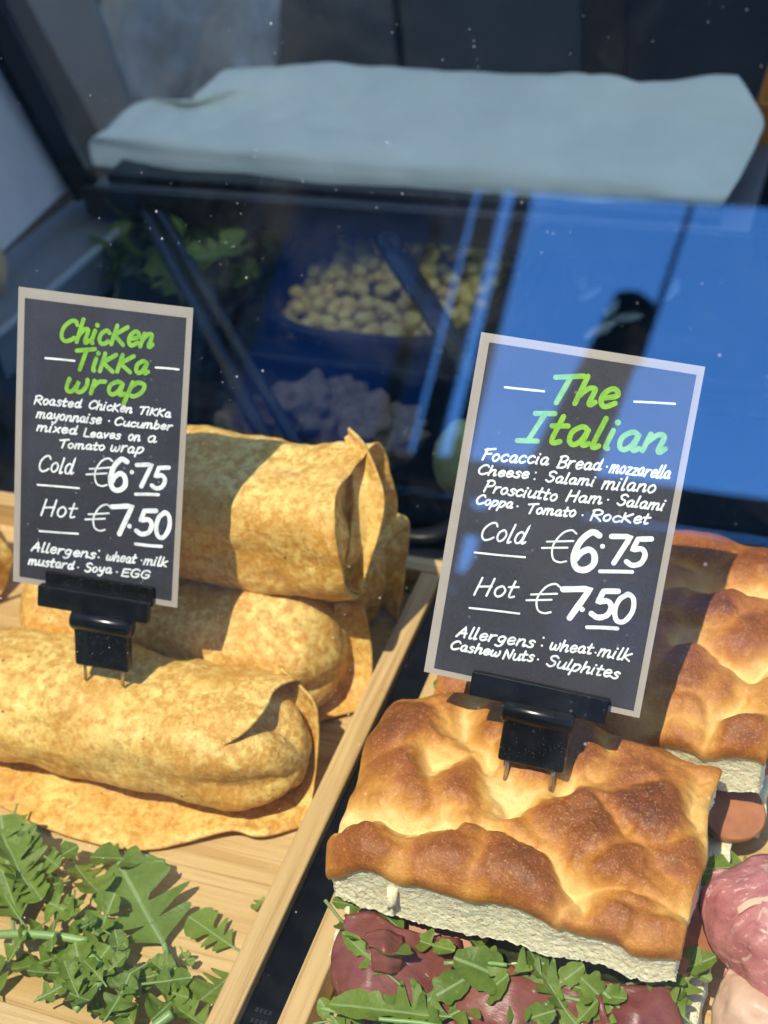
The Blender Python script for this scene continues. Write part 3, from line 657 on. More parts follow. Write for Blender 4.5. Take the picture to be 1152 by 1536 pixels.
# ------------------------------------------------------------------ focaccia sandwiches
def seg_d(p, a, b):
    ab = b - a; t = max(0, min(1, (p - a).dot(ab) / max(1e-12, ab.length_squared))); return (p - (a + ab * t)).length
def bread_top(parent, x0, x1, y0, y1, zt, zbot, edge, domes, dimples, valleys, seed, nx=170, ny=126, ragged=1.0, cells=()):
    V2 = lambda p: Vector((on_z(p[0], p[1], zt).x, on_z(p[0], p[1], zt).y))
    D = [(V2(p), r, a) for p, r, a in domes]; Q = [(V2(p), r, a) for p, r, a in dimples]
    CL = [V2(p) for p in cells]
    VL = [([V2(p) for p in pl], wd, a) for pl, wd, a in valleys]
    def surf(s, t):
        x = x0 + (x1 - x0) * s; y = y0 + (y1 - y0) * t
        p = Vector((x, y)); pw = p + Vector((.0065 * noise.noise(Vector((x * 50, y * 50, seed))), .0065 * noise.noise(Vector((x * 50, y * 50, seed + 9))))) + Vector((.0015 * noise.noise(Vector((x * 220, y * 220, seed))), .0015 * noise.noise(Vector((x * 220, y * 220, seed + 9)))))
        h = .0030 * fbm((x, y, 0), 30, 2, seed) + .0008 * fbm((x, y, 0), 130, 3, seed + 2); b = .50 + 14 * h
        for c, r, a in D:
            e = math.exp(-((pw - c).length / r) ** 2.4) * a * .9; h += e; b += e * 34
        for c, r, a in Q:
            e = math.exp(-((pw - c).length / r) ** 2) * a * 1.25; h -= e; b -= e * 62
        for pl, wd, a in VL:
            d = min(seg_d(pw, pl[i], pl[i + 1]) for i in range(len(pl) - 1))
            e = math.exp(-(d / wd) ** 1.35) * a * 1.35; h -= e; b -= e * 60
        if CL:
            ds = sorted((pw - c).length for c in CL); e = 1 - math.exp(-((ds[1] - ds[0]) / .0095) ** 2)
            am = .45 + .75 * max(0, .5 + noise.noise(Vector((x * 28, y * 28, seed + 20)))); h += .0038 * am * (e - .55); b += .27 * am * (e - .55)
        dx = min(s, 1 - s) * (x1 - x0); dy0 = t * (y1 - y0); dy1 = (1 - t) * (y1 - y0)
        if dy0 < .012: h -= .006 * (1 - dy0 / .012) ** 2; b -= .06 * (1 - dy0 / .012) ** 2
        if dy1 < .012: h -= .006 * (1 - dy1 / .012) ** 2
        if dx < .005: h -= .002 * (1 - dx / .005) ** 2; b -= .10 * (1 - dx / .005)
        return h, b
    g, br, v = [], [], []
    for j in range(ny + 1):
        for i in range(nx + 1):
            s, t = i / nx, j / ny
            h, b = surf(s, t)
            # rounded, uneven outline
            e = max(0, max(abs(2 * s - 1), abs(2 * t - 1)) - .6) / .4
            wob = Vector((noise.noise(Vector((t * 4, seed, s * .5))), noise.noise(Vector((s * 5, seed + 4, t * .5))))) * .0045 * e * ragged
            cs = 1 - .035 * (abs(2 * s - 1) * abs(2 * t - 1)) ** 3
            mx, my = (x0 + x1) / 2, (y0 + y1) / 2
            v.append(Vector((mx + (x0 + (x1 - x0) * s - mx) * cs + wob.x, my + (y0 + (y1 - y0) * t - my) * cs + wob.y, zt + h + edge(s, t)))); br.append(b)
    W_ = nx + 1
    f = [(j * W_ + i, j * W_ + i + 1, (j + 1) * W_ + i + 1, (j + 1) * W_ + i) for j in range(ny) for i in range(nx)]
    per = [i for i in range(nx)] + [j * W_ + nx for j in range(ny)] + [ny * W_ + i for i in range(nx, 0, -1)] + [j * W_ for j in range(ny, 0, -1)]
    # crust rim: a few mm down the cut side
    n = len(per); cen = Vector(((x0 + x1) / 2, (y0 + y1) / 2, 0))
    base = list(range(0)); prev = per; rim_last = None
    outs = []
    for q in range(n):
        a, c = v[per[q - 1]], v[per[(q + 1) % n]]; d = c - a; outs.append(Vector((d.y, -d.x, 0)).normalized())
    dep = [.0036 + .0030 * max(0, noise.noise(Vector((v[per[q]].x * 60, v[per[q]].y * 60, seed)))) + (.0035 if v[per[q]].y < (y0 + .01) else 0) for q in range(n)]
    rows = [per]
    for k, (dz, ox, db) in enumerate(((.25, .0006, .02), (.65, .0005, -.04), (1.0, -.0004, -.22))):
        st = len(v)
        for q in range(n):
            p = v[per[q]] + outs[q] * ox; p = Vector((p.x, p.y, v[per[q]].z - dep[q] * dz)); v.append(p); br.append(br[per[q]] + db)
        cur = [st + q for q in range(n)]
        for q in range(n): f.append((rows[-1][q], cur[q], cur[(q + 1) % n], rows[-1][(q + 1) % n]))
        rows.append(cur)
    # crumb
    cv, cf = [], []; rows2 = []
    NR = 26
    for k in range(NR + 1):
        t = k / NR; cur = []
        for q in range(n):
            p = v[rows[-1][q]]; zb = zbot((p.x - x0) / (x1 - x0), (p.y - y0) / (y1 - y0)) + .0016 * fbm((p.x, p.y, 0), 260, 3, seed + 5)
            z = (p.z + .0012) * (1 - t) + zb * t
            pt = Vector((p.x, p.y, z)); dd = .0003 * fbm(pt, 160, 2, seed) + .0007 * fbm(pt, 620, 2, seed + 1) - .0008 - .0022 * math.sin(math.pi * t) * .5
            pt += outs[q] * dd; cur.append(len(cv)); cv.append(pt)
        rows2.append(cur)
    for k in range(NR):
        for q in range(n): cf.append((rows2[k][q], rows2[k + 1][q], rows2[k + 1][(q + 1) % n], rows2[k][(q + 1) % n]))
    cf.append(tuple(rows2[-1]))
    cr_ = mk('crumb', cv, cf, M['crumb'], parent)
    cs_ = mk('crust', v, f, M['crust'], cr_, True, attr={'brown': br})
    return cr_
def slab(name, x0, x1, y0, y1, z0, z1, mat, parent, seed, amp=.0015):
    """irregular bread slice"""
    bm = bmesh.new(); bmesh.ops.create_cube(bm, size=1)
    bmesh.ops.subdivide_edges(bm, edges=bm.edges[:], cuts=24, use_grid_fill=True)
    v = []
    for q in bm.verts:
        p = Vector(((x0 + x1) / 2 + q.co.x * (x1 - x0), (y0 + y1) / 2 + q.co.y * (y1 - y0), (z0 + z1) / 2 + q.co.z * (z1 - z0)))
        n = Vector((fbm(p, 120, 3, seed), fbm(p, 120, 3, seed + 2), fbm(p, 120, 3, seed + 4))) * amp; v.append(p + n)
    f = [[q.index for q in x.verts] for x in bm.faces]; bm.free()
    for q in v: q.z = max(q.z, .0006)
    return mk(name, v, f, mat, parent)

def leaf_geo(L, W, seed, curl, lobes=3, ns=5, roll=.25, ruffle=1.0, term=1.0):
    """arugula leaf: slim stalk, paired rounded side lobes and a broad end lobe; the midrib runs along local +Y"""
    r = random.Random(seed); J = lambda a: 1 + r.uniform(-a, a)
    bend = r.uniform(-.10, .10); sides = []; lobes = min(lobes, 2) if L < .05 else min(lobes, 3)
    if L < .03: lobes = 1
    for sd in (-1, 1):
        o = [(.035, 0.0), (.035, .16), (.05, .24)]
        y0 = .28
        for k in range(lobes):
            yk = y0 + (.60 - y0) * (k + .45) / max(1, lobes); g = (.55 + .40 * (k + 1) / max(1, lobes)) * J(.18); hh = .34 / max(1, lobes) * J(.1)
            o += [(g * .55, yk - hh * .20), (g * .93, yk + hh * .05), (g, yk + hh * .22), (g * .80, yk + hh * .36), (.17 * J(.3) + .03 * k, yk + hh * .46)]
        tw = term * J(.12); ty = .66
        o += [(.42 * tw, ty), (.80 * tw, ty + .025), (.92 * tw, ty + .06), (.84 * tw * J(.06), ty + .10), (.92 * tw, ty + .15), (.80 * tw * J(.06), ty + .20), (.70 * tw, ty + .245), (.46 * tw * J(.1), ty + .295), (.22, ty + .325), (.0, 1.0)]
        pts = spline([Vector((x * W, y * L)) for x, y in o], 5); sides.append([Vector((max(p.x, 0), p.y)) for p in pts])
    n = len(sides[0]); v, uv, f = [], [], []
    for i in range(n):
        ym = (sides[0][i].y * .5 + sides[1][i].y * .5); wm = (sides[0][i].x + sides[1][i].x) / 2
        ym2 = ym - .30 * wm * (1 if ym < .9 * L else max(0, (L - ym) / (.1 * L)))
        row = []
        for k in range(-ns, ns + 1):
            a = abs(k) / ns; q = sides[0 if k < 0 else 1][i]; sg = -1 if k < 0 else 1
            x = q.x * a; y = ym2 + (q.y - ym2) * a; t = y / L
            z = curl * L * (t - .15) ** 2 - curl * L * .1 + (x / max(W, 1e-9)) ** 1.4 * W * roll
            z += ruffle * .10 * W * math.sin(t * 26 + seed * 2 + sg) * (x / W) ** 1.2 + ruffle * .10 * W * noise.noise(Vector((sg * x * 70, y * 70, seed * 3.3)))
            v.append(Vector((sg * x + bend * L * t * t, y, z))); uv.append((sg * min(1, x / (W * .6)), t))
    m = 2 * ns + 1
    for i in range(n - 1):
        for k in range(m - 1): f.append((i * m + k, i * m + k + 1, (i + 1) * m + k + 1, (i + 1) * m + k))
    st = len(v); nn = 6; mid = [i for i in range(n) if v[i * m + ns].y < .62 * L]; mid = mid[::3]
    for i in mid:                                   # rounded stalk
        ce = v[i * m + ns]; t = max(0, ce.y / L); rad = min(.0012, W * .045) * (1 - t) + .0003
        for k in range(nn):
            th = 2 * math.pi * k / nn; v.append(ce + Vector((math.cos(th) * rad, 0, math.sin(th) * rad * .9 - rad * .3))); uv.append((0, t))
    for i in range(len(mid) - 1):
        for k in range(nn): f.append((st + i * nn + k, st + i * nn + (k + 1) % nn, st + (i + 1) * nn + (k + 1) % nn, st + (i + 1) * nn + k))
    return v, f, uv
def leaf(B, T, W, seed, curl=.1, lobes=3, tilt=0.0, parent=None, mat='leaf', roll=.25, label=None, group=None, name='rocket_leaf', ruffle=1.0, floor=True, term=1.0):
    B, T = Vector(B), Vector(T); L = (T - B).length; y = (T - B).normalized()
    zv = Vector((0, 0, 1)); zv = (zv - y * zv.dot(y)).normalized(); x = y.cross(zv)
    R3 = Matrix((x, y, zv)).transposed() @ Matrix.Rotation(tilt, 3, 'Y')
    v, f, uv = leaf_geo(L, L * W, seed, curl, lobes, roll=roll, ruffle=ruffle, term=term)
    # keep it out of the bamboo floor
    wv = [B + R3 @ q for q in v]
    if parent is None and floor:
        for q in wv: q.z = max(q.z, .0007 + .0002 * (seed % 5))
    o = mk(name, wv, f, M[mat], parent, True, B, uv=uv)
    if label: tag(o, label, 'rocket leaf', group)
    return o

def tomato(parent, c, r, nrm, th, mat_in='tom'):
    nrm = Vector(nrm).normalized(); a = nrm.orthogonal().normalized(); b = nrm.cross(a); c = Vector(c)
    v, f = [], []; n = 48
    prof = [(0, .5), (.55, .52), (.86, .47), (.93, .5), (.985, .40), (1.0, 0), (.985, -.40), (.9, -.5), (0, -.5)]
    for rr, hh in prof:
        for k in range(n):
            t = 2 * math.pi * k / n; wob = 1 + .03 * math.sin(3 * t + c.x * 90)
            v.append(c + (a * math.cos(t) + b * math.sin(t)) * r * max(rr, .001) * wob + nrm * hh * th)
    for i in range(len(prof) - 1):
        for k in range(n): f.append((i * n + k, (i + 1) * n + k, (i + 1) * n + (k + 1) % n, i * n + (k + 1) % n))
    fl = mk('tomato_slice', v[:4 * n], [q for q in f if max(q) < 4 * n], M['tom'], parent)
    mk('tomato_skin', v[3 * n:], [tuple(i - 3 * n for i in q) for q in f if min(q) >= 3 * n], M['tomskin'], fl)
    return fl

# front sandwich
s1 = empty('focaccia_sandwich', (-.11, .37, .001), 'focaccia sandwich in front, cured ham and rocket spilling out below its cut side', 'sandwich', 'focaccia sandwiches on the bamboo tray')
def edge1(s, t):
    # the slab humps across its width and drops to the far right corner
    return .004 * math.sin(math.pi * min(1, s * 1.15)) - .007 * s - .006 * s * t - .009 * max(0, .12 - s) / .12
bread_top(s1, -.1925, -.0295, .3225, .434, .0915, lambda s, t: .0515 + .004 * max(0, 1 - s * 4) + .003 * s + .004 * t, edge1, cells=[(615, 1078), (687, 1046), (735, 1066), (602, 1168), (687, 1157), (792, 1146), (945, 1120), (985, 1195), (850, 1222), (530, 1245), (674, 1262), (772, 1280), (962, 1325), (935, 1375), (1085, 1160), (555, 1200), (870, 1108), (1050, 1280), (1000, 1390)],
          domes=[((603, 1085), .022, .0055), ((980, 1205), .026, .0060), ((600, 1183), .020, .0030), ((565, 1252), .014, .0035), ((690, 1268), .017, .0040), ((790, 1300), .018, .0040), ((760, 1230), .026, .0025), ((930, 1300), .024, .0040), ((960, 1380), .014, .0030), ((820, 1130), .026, .0030), ((900, 1180), .02, .004), ((1050, 1200), .018, .003)],
          dimples=[((650, 1140), .0075, .0060), ((735, 1135), .009, .0060), ((700, 1085), .010, .0040), ((770, 1185), .0085, .0055), ((846, 1176), .008, .0050), ((660, 1228), .008, .0060), ((600, 1228), .008, .0050), ((535, 1205), .008, .0055), ((938, 1232), .006, .0018), ((862, 1320), .006, .0035), ((700, 1262), .005, .0020), ((1075, 1180), .012, .004), ((1085, 1260), .007, .003), ((755, 1212), .005, .004), ((690, 1055), .008, .003)],
          valleys=[([(505, 1212), (560, 1222), (600, 1236), (655, 1238), (713, 1230), (760, 1248), (810, 1275), (846, 1305), (866, 1345)], .0042, .0052), ([(860, 1312), (920, 1315), (985, 1320), (1050, 1350)], .0045, .0035), ([(745, 1200), (780, 1180), (850, 1172), (905, 1160)], .0060, .0035), ([(530, 1195), (570, 1215)], .006, .004), ([(640, 1140), (700, 1128), (735, 1150), (752, 1205)], .0055, .0032), ([(1060, 1135), (1050, 1200), (1085, 1280)], .006, .004)], seed=2)
slab('bottom_slice', -.193, -.022, .312, .440, .002, .020, M['crumb'], s1, 3, .002)
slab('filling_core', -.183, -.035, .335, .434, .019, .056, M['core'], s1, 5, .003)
# a torn shred of crumb hanging at the front
b = MB(); p0 = on_y(588, 1345, .3225); b.tube([p0 + Vector((0, .002, .004)), p0 + Vector((-.0004, -.0005, -.004)), p0 + Vector((-.0018, -.001, -.0085))], [.0026, .0021, .0008], 10); o = b.build('torn_shred', M['crumb'], s1, True)
tomato(s1, on_y(672, 1368, .341), .022, (.05, -.45, .9), .0050)
tomato(s1, on_y(1008, 1395, .356), .0215, (.45, -.10, .90), .0060)
def psheet(rows, mat, seed, parent=s1, nm='cured_ham', amp=.0022, th=.0011, sc=45): return sheet(nm, [[on_z(*p) for p in r] for r in rows], M[mat], parent, n=9, th=th, amp=amp, sc=sc, seed=seed, ridge=.0026 if mat == 'prosc' else .0030, rsc=42)
psheet([[(520, 1372, .050), (560, 1368, .050), (600, 1392, .050), (690, 1408, .040)], [(500, 1425, .044), (545, 1415, .050), (590, 1425, .050), (702, 1448, .036)],
        [(498, 1470, .034), (530, 1478, .044), (585, 1476, .044), (712, 1484, .030)], [(506, 1500, .026), (540, 1520, .034), (600, 1530, .034), (700, 1530, .030)], [(520, 1540, .020), (560, 1570, .024), (620, 1580, .024), (720, 1580, .022)]], 'prosc', 3)
psheet([[(548, 1400, .054), (575, 1392, .056), (606, 1402, .052)], [(556, 1428, .056), (578, 1424, .060), (604, 1436, .052)], [(560, 1456, .048), (580, 1462, .050), (602, 1460, .044)]], 'prosc', 5, amp=.0018)
psheet([[(690, 1455, .044), (760, 1450, .044), (840, 1465, .044), (900, 1480, .044)], [(680, 1500, .038), (760, 1500, .045), (840, 1510, .038), (910, 1520, .042)], [(690, 1560, .028), (770, 1570, .034), (850, 1575, .028), (930, 1580, .034)]], 'prosc', 7, amp=.004)
psheet([[(900, 1470, .044), (960, 1480, .044), (1010, 1480, .04)], [(900, 1520, .038), (960, 1525, .044), (1020, 1520, .036)], [(900, 1580, .030), (960, 1590, .034), (1030, 1580, .03)]], 'prosc', 8, amp=.003)
# rocket in the sandwich
lv = [((490, 1330, .055), (590, 1465, .056), .30, .3), ((600, 1470, .056), (520, 1395, .056), .22, .3), ((730, 1520, .046), (500, 1500, .046), .20, .1), ((560, 1545, .040), (700, 1440, .050), .30, .15),
      ((470, 1530, .034), (600, 1500, .044), .20, .1), ((670, 1440, .050), (800, 1460, .050), .26, .15), ((900, 1500, .048), (680, 1440, .052), .30, .15), ((640, 1530, .044), (770, 1475, .050), .34, .2),
      ((780, 1500, .046), (880, 1445, .050), .30, .2), ((870, 1530, .046), (790, 1420, .050), .34, .15), ((960, 1540, .046), (870, 1470, .050), .34, .2), ((1050, 1540, .040), (960, 1450, .050), .28, .2),
      ((940, 1470, .052), (1070, 1430, .044), .26, .1), ((1000, 1530, .044), (1050, 1420, .044), .26, .2), ((1030, 1440, .046), (1000, 1530, .040), .30, .1), ((700, 1560, .040), (560, 1510, .042), .30, .1),
      ((820, 1560, .040), (900, 1500, .048), .36, .2), ((600, 1380, .054), (680, 1420, .052), .30, .1), ((620, 1390, .052), (560, 1350, .052), .32, .1), ((760, 1440, .050), (700, 1400, .050), .32, .1),
      ((900, 1480, .050), (840, 1440, .050), .34, .1), ((560, 1345, .054), (500, 1335, .056), .34, .2), ((840, 1465, .050), (940, 1500, .050), .32, .15), ((1010, 1410, .050), (1060, 1470, .04), .3, .1), ((740, 1545, .042), (830, 1500, .05), .34, .2), ((530, 1560, .035), (480, 1500, .035), .3, .1)]
for k, (bp, tp, wd, cu) in enumerate(lv):
    dn = lambda q: (q[0], q[1] + (16 if q[1] < 1460 else 6), q[2] - .007)
    leaf(on_z(*dn(bp)), on_z(*dn(tp)), wd * .92, 100 + k, cu + .1, 3, (k % 5 - 2) * .25, s1, 'leaf' if k % 3 else 'leafd', .3 + .1 * (k % 3), term=.62)
b = MB()
for pts in ([(480, 1505, .044), (560, 1520, .046), (640, 1528, .046), (700, 1545, .044)], [(665, 1437, .053), (720, 1436, .054), (760, 1440, .053)], [(905, 1480, .05), (930, 1505, .046), (960, 1550, .04)]):
    b = MB(); b.tube(spline([on_z(*p) - Vector((0, 0, .004)) for p in pts], 6), .0010, 8); b.build('rocket_stalk', M['stem'], s1, True)

# back sandwich
s2 = empty('focaccia_sandwich', (-.09, .53, .001), 'focaccia sandwich behind the Italian card, half in its shadow', 'sandwich', 'focaccia sandwiches on the bamboo tray')
def edge2(s, t): return .006 * math.sin(math.pi * min(1, t * 1.1)) - .004 * t
bread_top(s2, -.178, -.0105, .437, .594, .082, lambda s, t: .046, edge2, cells=[(1080, 930), (1030, 1010), (1060, 815), (1140, 850), (1110, 1095), (1010, 880), (960, 960), (1010, 1080), (940, 1040), (1120, 960), (1100, 1040)],
          domes=[((1080, 930), .030, .0065), ((1040, 1010), .028, .0045), ((1060, 815), .026, .0050), ((1140, 850), .02, .004), ((1110, 1095), .013, .0030)],
          dimples=[((1050, 875), .010, .0055), ((1140, 880), .010, .0050), ((1130, 1010), .011, .0060), ((1100, 1060), .010, .0035), ((1020, 960), .007, .003)],
          valleys=[([(1000, 880), (1050, 872), (1110, 885), (1160, 890)], .005, .004), ([(1000, 965), (1040, 970), (1080, 985), (1130, 1005), (1160, 1000)], .005, .0045), ([(980, 1080), (1060, 1085), (1110, 1050)], .006, .0035)], seed=7, nx=130, ny=120)
slab('bottom_slice', -.176, -.009, .450, .592, .002, .022, M['crumb'], s2, 13, .002)
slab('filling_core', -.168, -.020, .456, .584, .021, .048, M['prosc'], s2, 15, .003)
tomato(s2, on_y(1098, 1215, .442), .0165, (.35, -.35, .87), .006)
tomato(s2, on_y(1130, 1128, .474), .013, (.5, -.2, .85), .005)
psheet([[(985, 1085, .060), (1050, 1105, .058), (1095, 1125, .056)], [(985, 1100, .052), (1050, 1120, .050), (1100, 1145, .048)]], 'prosc', 31, s2, amp=.002)
for k, (bp, tp, wd) in enumerate((((720, 1045, .070), (668, 1012, .066), .4), ((650, 1030, .066), (720, 1012, .070), .35), ((1085, 1310, .020), (1010, 1310, .024), .3), ((1130, 1300, .012), (1075, 1312, .016), .28))):
    leaf(on_z(*bp), on_z(*tp), wd, 160 + k, .1, 2, 0, s2, 'leaf', .2)
# third sandwich, mostly out of view: folded pink ham and pale turkey
s3 = empty('ham_sandwich', (.03, .36, .001), 'sandwich at the frame edge with folded pink ham and pale turkey hanging out', 'sandwich')
slab('bottom_slice', .005, .12, .300, .42, .002, .018, M['crumb'], s3, 23, .002)
psheet([[(1070, 1305, .055), (1110, 1298, .060), (1160, 1285, .062), (1240, 1280, .060)], [(1058, 1345, .054), (1095, 1340, .066), (1155, 1330, .072), (1240, 1330, .070)], [(1062, 1395, .046), (1095, 1395, .060), (1150, 1390, .070), (1240, 1400, .068)],
        [(1085, 1445, .040), (1110, 1450, .050), (1150, 1450, .058), (1240, 1460, .060)], [(1105, 1475, .034), (1130, 1492, .042), (1165, 1500, .046), (1240, 1520, .05)]], 'ham', 41, s3, 'pink_ham', .0020, .0030, 60)
psheet([[(1096, 1455, .040), (1120, 1472, .042), (1160, 1500, .044), (1230, 1530, .044)], [(1078, 1490, .036), (1110, 1500, .044), (1160, 1520, .046), (1230, 1550, .046)], [(1068, 1545, .028), (1110, 1560, .036), (1160, 1580, .040), (1230, 1600, .040)]], 'pale', 43, s3, 'pale_turkey', .0022, .0035, 70)
psheet([[(1106, 1362, .069), (1125, 1350, .072), (1150, 1346, .074), (1170, 1335, .076)], [(1108, 1372, .0685), (1128, 1360, .0715), (1150, 1355, .0735), (1170, 1345, .0755)]], 'pale', 47, s3, 'fat_streak', .0004, .0012, 90)
leaf(on_z(1160, 1290, .05), on_z(1062, 1312, .046), .25, 171, .1, 2, 0, s3, 'leaf', .2)
psheet([[(1094, 1440, .036), (1087, 1455, .034), (1085, 1470, .030)], [(1098, 1442, .036), (1091, 1456, .034), (1092, 1474, .030)]], 'ham', 49, s3, 'ham_shred', .0004, .0012)

# ------------------------------------------------------------------ loose rocket on the wrap tray
G = 'loose rocket leaves on the bamboo tray'
lv = [((267, 1452, .006), (176, 1298, .010), .34, .06, 2, 'big broad rocket leaf lying flat beside the flap of the front wrap'),
      ((368, 1432, .003), (284, 1376, .004), .27, .05, 3, 'small lobed rocket leaf lying apart by the tray rail'),
      ((364, 1445, .006), (300, 1505, .014), .40, .12, 2, 'rocket leaf drooping onto the tray rail corner'),
      ((396, 1344, .003), (378, 1366, .003), .30, .2, 1, 'tiny rocket scrap alone against the side rail'),
      ((246, 1292, .012), (140, 1284, .010), .30, .1, 1, 'smooth rounded rocket leaf tucked along the flap edge'),
      ((100, 1278, .008), (160, 1352, .012), .34, .2, 2, 'rocket leaf pointing from the flap down to the big broad leaf'),
      ((20, 1420, .008), (12, 1232, .016), .30, .15, 3, 'long upright rocket leaf at the frame edge below the flap'),
      ((60, 1350, .016), (0, 1262, .020), .40, .2, 2, 'rocket leaf over the pile, its tip touching the flap'),
      ((80, 1270, .010), (30, 1345, .014), .40, .1, 2, 'rocket leaf hanging back across the upper pile'),
      ((40, 1390, .012), (0, 1340, .012), .42, .2, 3, 'crinkled rocket leaf in the middle of the pile edge'),
      ((36, 1395, .008), (0, 1310, .016), .34, .1, 2, 'pale rocket leaf lying under the long upright one'),
      ((135, 1420, .010), (180, 1345, .016), .40, .2, 3, 'curled rocket leaf tucked under the big broad leaf'),
      ((120, 1420, .008), (20, 1465, .006), .36, .15, 3, 'dark rocket leaf spreading below the thick pale stalk'),
      ((130, 1500, .014), (110, 1420, .020), .42, .2, 3, 'rocket leaf on top of the crinkled clump'),
      ((110, 1490, .012), (165, 1420, .018), .40, .25, 3, 'rocket leaf leaning over the crinkled clump'),
      ((60, 1500, .006), (120, 1468, .012), .30, .15, 2, 'rocket leaf reaching from the end rail into the clump'),
      ((190, 1465, .008), (170, 1400, .012), .26, .2, 2, 'yellowish rocket leaf beside the clump'),
      ((196, 1515, .008), (130, 1520, .012), .40, .1, 3, 'rocket leaf lying along the end rail under the clump'),
      ((270, 1420, .008), (284, 1452, .006), .40, .1, 1, 'small rocket leaf under the base of the big broad leaf'),
      ((270, 1470, .010), (225, 1445, .012), .44, .2, 2, 'rocket leaf knotted at the base of the big broad leaf'),
      ((290, 1470, .008), (225, 1535, .012), .40, .15, 3, 'ruffled rocket leaf near the tray corner'),
      ((250, 1540, .012), (300, 1480, .012), .34, .1, 3, 'rocket leaf hanging over the corner of the rail'),
      ((320, 1545, .014), (270, 1515, .012), .44, .2, 2, 'rocket leaf at the very corner of the tray'),
      ((205, 1550, .012), (180, 1500, .012), .42, .15, 3, 'rocket leaf draped over the end rail'),
      ((16, 1325, .012), (56, 1250, .020), .36, .2, 2, 'broad rocket leaf curling up against the flap'),
      ((0, 1455, .008), (44, 1400, .012), .40, .2, 3, 'rocket leaf peeking from under the thick stalk at the frame edge'),
      ((140, 1470, .022), (190, 1440, .020), .34, .3, 2, 'curly sprig leaf on the clump top'),
      ((155, 1395, .014), (195, 1420, .010), .30, .3, 2, 'rolled rocket leaf hugging the big leaf'),
      ((92, 1480, .016), (140, 1510, .02), .42, .3, 3, 'crumpled leaf heart of the clump'),
      ((30, 1300, .016), (66, 1362, .016), .34, .3, 2, 'curled rocket leaf in the shade of the upper pile'),
      ((75, 1378, .006), (28, 1412, .012), .32, .2, 2, 'rocket leaf just above the thick pale stalk'),
      ((140, 1455, .010), (84, 1440, .014), .34, .3, 2, 'rocket leaf below the middle of the thick stalk'),
      ((215, 1510, .012), (150, 1535, .012), .34, .2, 2, 'long rocket leaf beside the end rail'),
      ((160, 1480, .022), (132, 1440, .026), .36, .4, 2, 'frilly tip standing highest in the clump'),
      ((122, 1500, .02), (98, 1452, .02), .34, .4, 2, 'frilly leaf at the near side of the clump'),
      ((178, 1470, .018), (205, 1500, .012), .36, .3, 2, 'small frilly leaf sliding off the clump'),
      ((110, 1395, .012), (150, 1380, .016), .30, .3, 1, 'small leaf bridging pile and big broad leaf'),
      ((236, 1480, .014), (285, 1500, .014), .34, .2, 2, 'shiny rocket leaf lying across the corner heap'),
      ((0, 1510, .004), (-10, 1440, .006), .4, .1, 2, 'rocket leaf cut by the frame near the end rail')]
for k, (bp, tp, wd, cu, lo, lab) in enumerate(lv):
    leaf(on_z(*bp), on_z(*tp), wd * (1 if k < 4 else .80), 10 + k, cu, lo, ((k * 7) % 5 - 2) * .20 if k > 3 else 0, None, 'leaf' if k % 4 else 'leafd', (.12 if k < 4 else .3 + .12 * (k % 4)), lab, G, ruffle=.5 if k < 4 else 1.1)
for k in range(22):
    r = random.Random(k + 900); px, py = ((r.gauss(165, 42), r.gauss(1470, 32)) if k < 13 else (r.gauss(50, 36), r.gauss(1330, 42)))
    if px > 290: px = 250
    z0 = r.uniform(.004, .020); a = r.uniform(0, 6.28); ln = r.uniform(.015, .027); c = on_z(px, min(py, 1520), z0)
    d = Vector((math.cos(a), math.sin(a), r.uniform(-.2, .25))) * ln
    o = leaf(c - d * .5, c + d * .5, r.uniform(.32, .48), 950 + k, r.uniform(.0, .3), 1 + k % 2, r.uniform(-.8, .8), None, 'leaf' if k % 3 else 'leafd', r.uniform(.1, .4), ruffle=1.0, term=r.uniform(.6, 1))
    tag(o, 'small curled rocket scrap tangled in the clump by the end rail' if k < 13 else 'small curled rocket scrap in the pile touching the flap', 'rocket leaf', 'rocket scraps in the clump' if k < 13 else 'rocket scraps in the upper pile')
def stalk(pts, r, lab):
    b = MB(); q = spline([on_z(*p) for p in pts], 8); b.tube(q, r, 10, True)
    tag(b.build('rocket_stalk', M['stem'], None, True, q[0]), lab, 'rocket stalk', 'loose rocket stalks on the bamboo tray')
stalk([(-10, 1402, .010), (40, 1401, .012), (90, 1405, .012), (132, 1412, .010)], .0022, 'thick pale green rocket stalk lying level across the pile')
stalk([(124, 1418, .018), (140, 1438, .020), (160, 1456, .018), (176, 1470, .014)], .0020, 'pale curved rocket stalk on the crinkled clump')
stalk([(168, 1422, .012), (180, 1442, .012), (190, 1460, .008)], .0014, 'thin yellow green rocket stalk beside the clump')
stalk([(58, 1498, .006), (85, 1483, .010), (118, 1468, .014)], .0013, 'thin bright rocket stalk pointing to the end rail')
stalk([(112, 1516, .016), (135, 1492, .018), (152, 1472, .018)], .0018, 'short pale rocket stalk at the foot of the clump')
stalk([(232, 1540, .016), (258, 1520, .018)], .0024, 'cut rocket stalk end over the end rail')
stalk([(262, 1462, .006), (252, 1438, .008), (246, 1415, .009)], .0014, 'stalk of the big broad rocket leaf')
# rocket in the rear pan
for k in range(56):
    r = random.Random(k + 500); c = Vector((r.uniform(-.675, -.53), r.uniform(.93, 1.09), r.uniform(-.015, .038)))
    d = Vector((r.uniform(-1, 1), r.uniform(-1, 1), r.uniform(-.1, .5))).normalized() * r.uniform(.05, .085)
    o = leaf(c - d * .5, c + d * .5, r.uniform(.14, .30), 700 + k, r.uniform(.0, .4), 2 + k % 3, r.uniform(-1, 1), None, 'leaf', .3, floor=False)
    tag(o, 'loose rocket leaf piled in the black pan nearest the side panel', 'rocket leaf', 'rocket leaves piled in the rear pan')

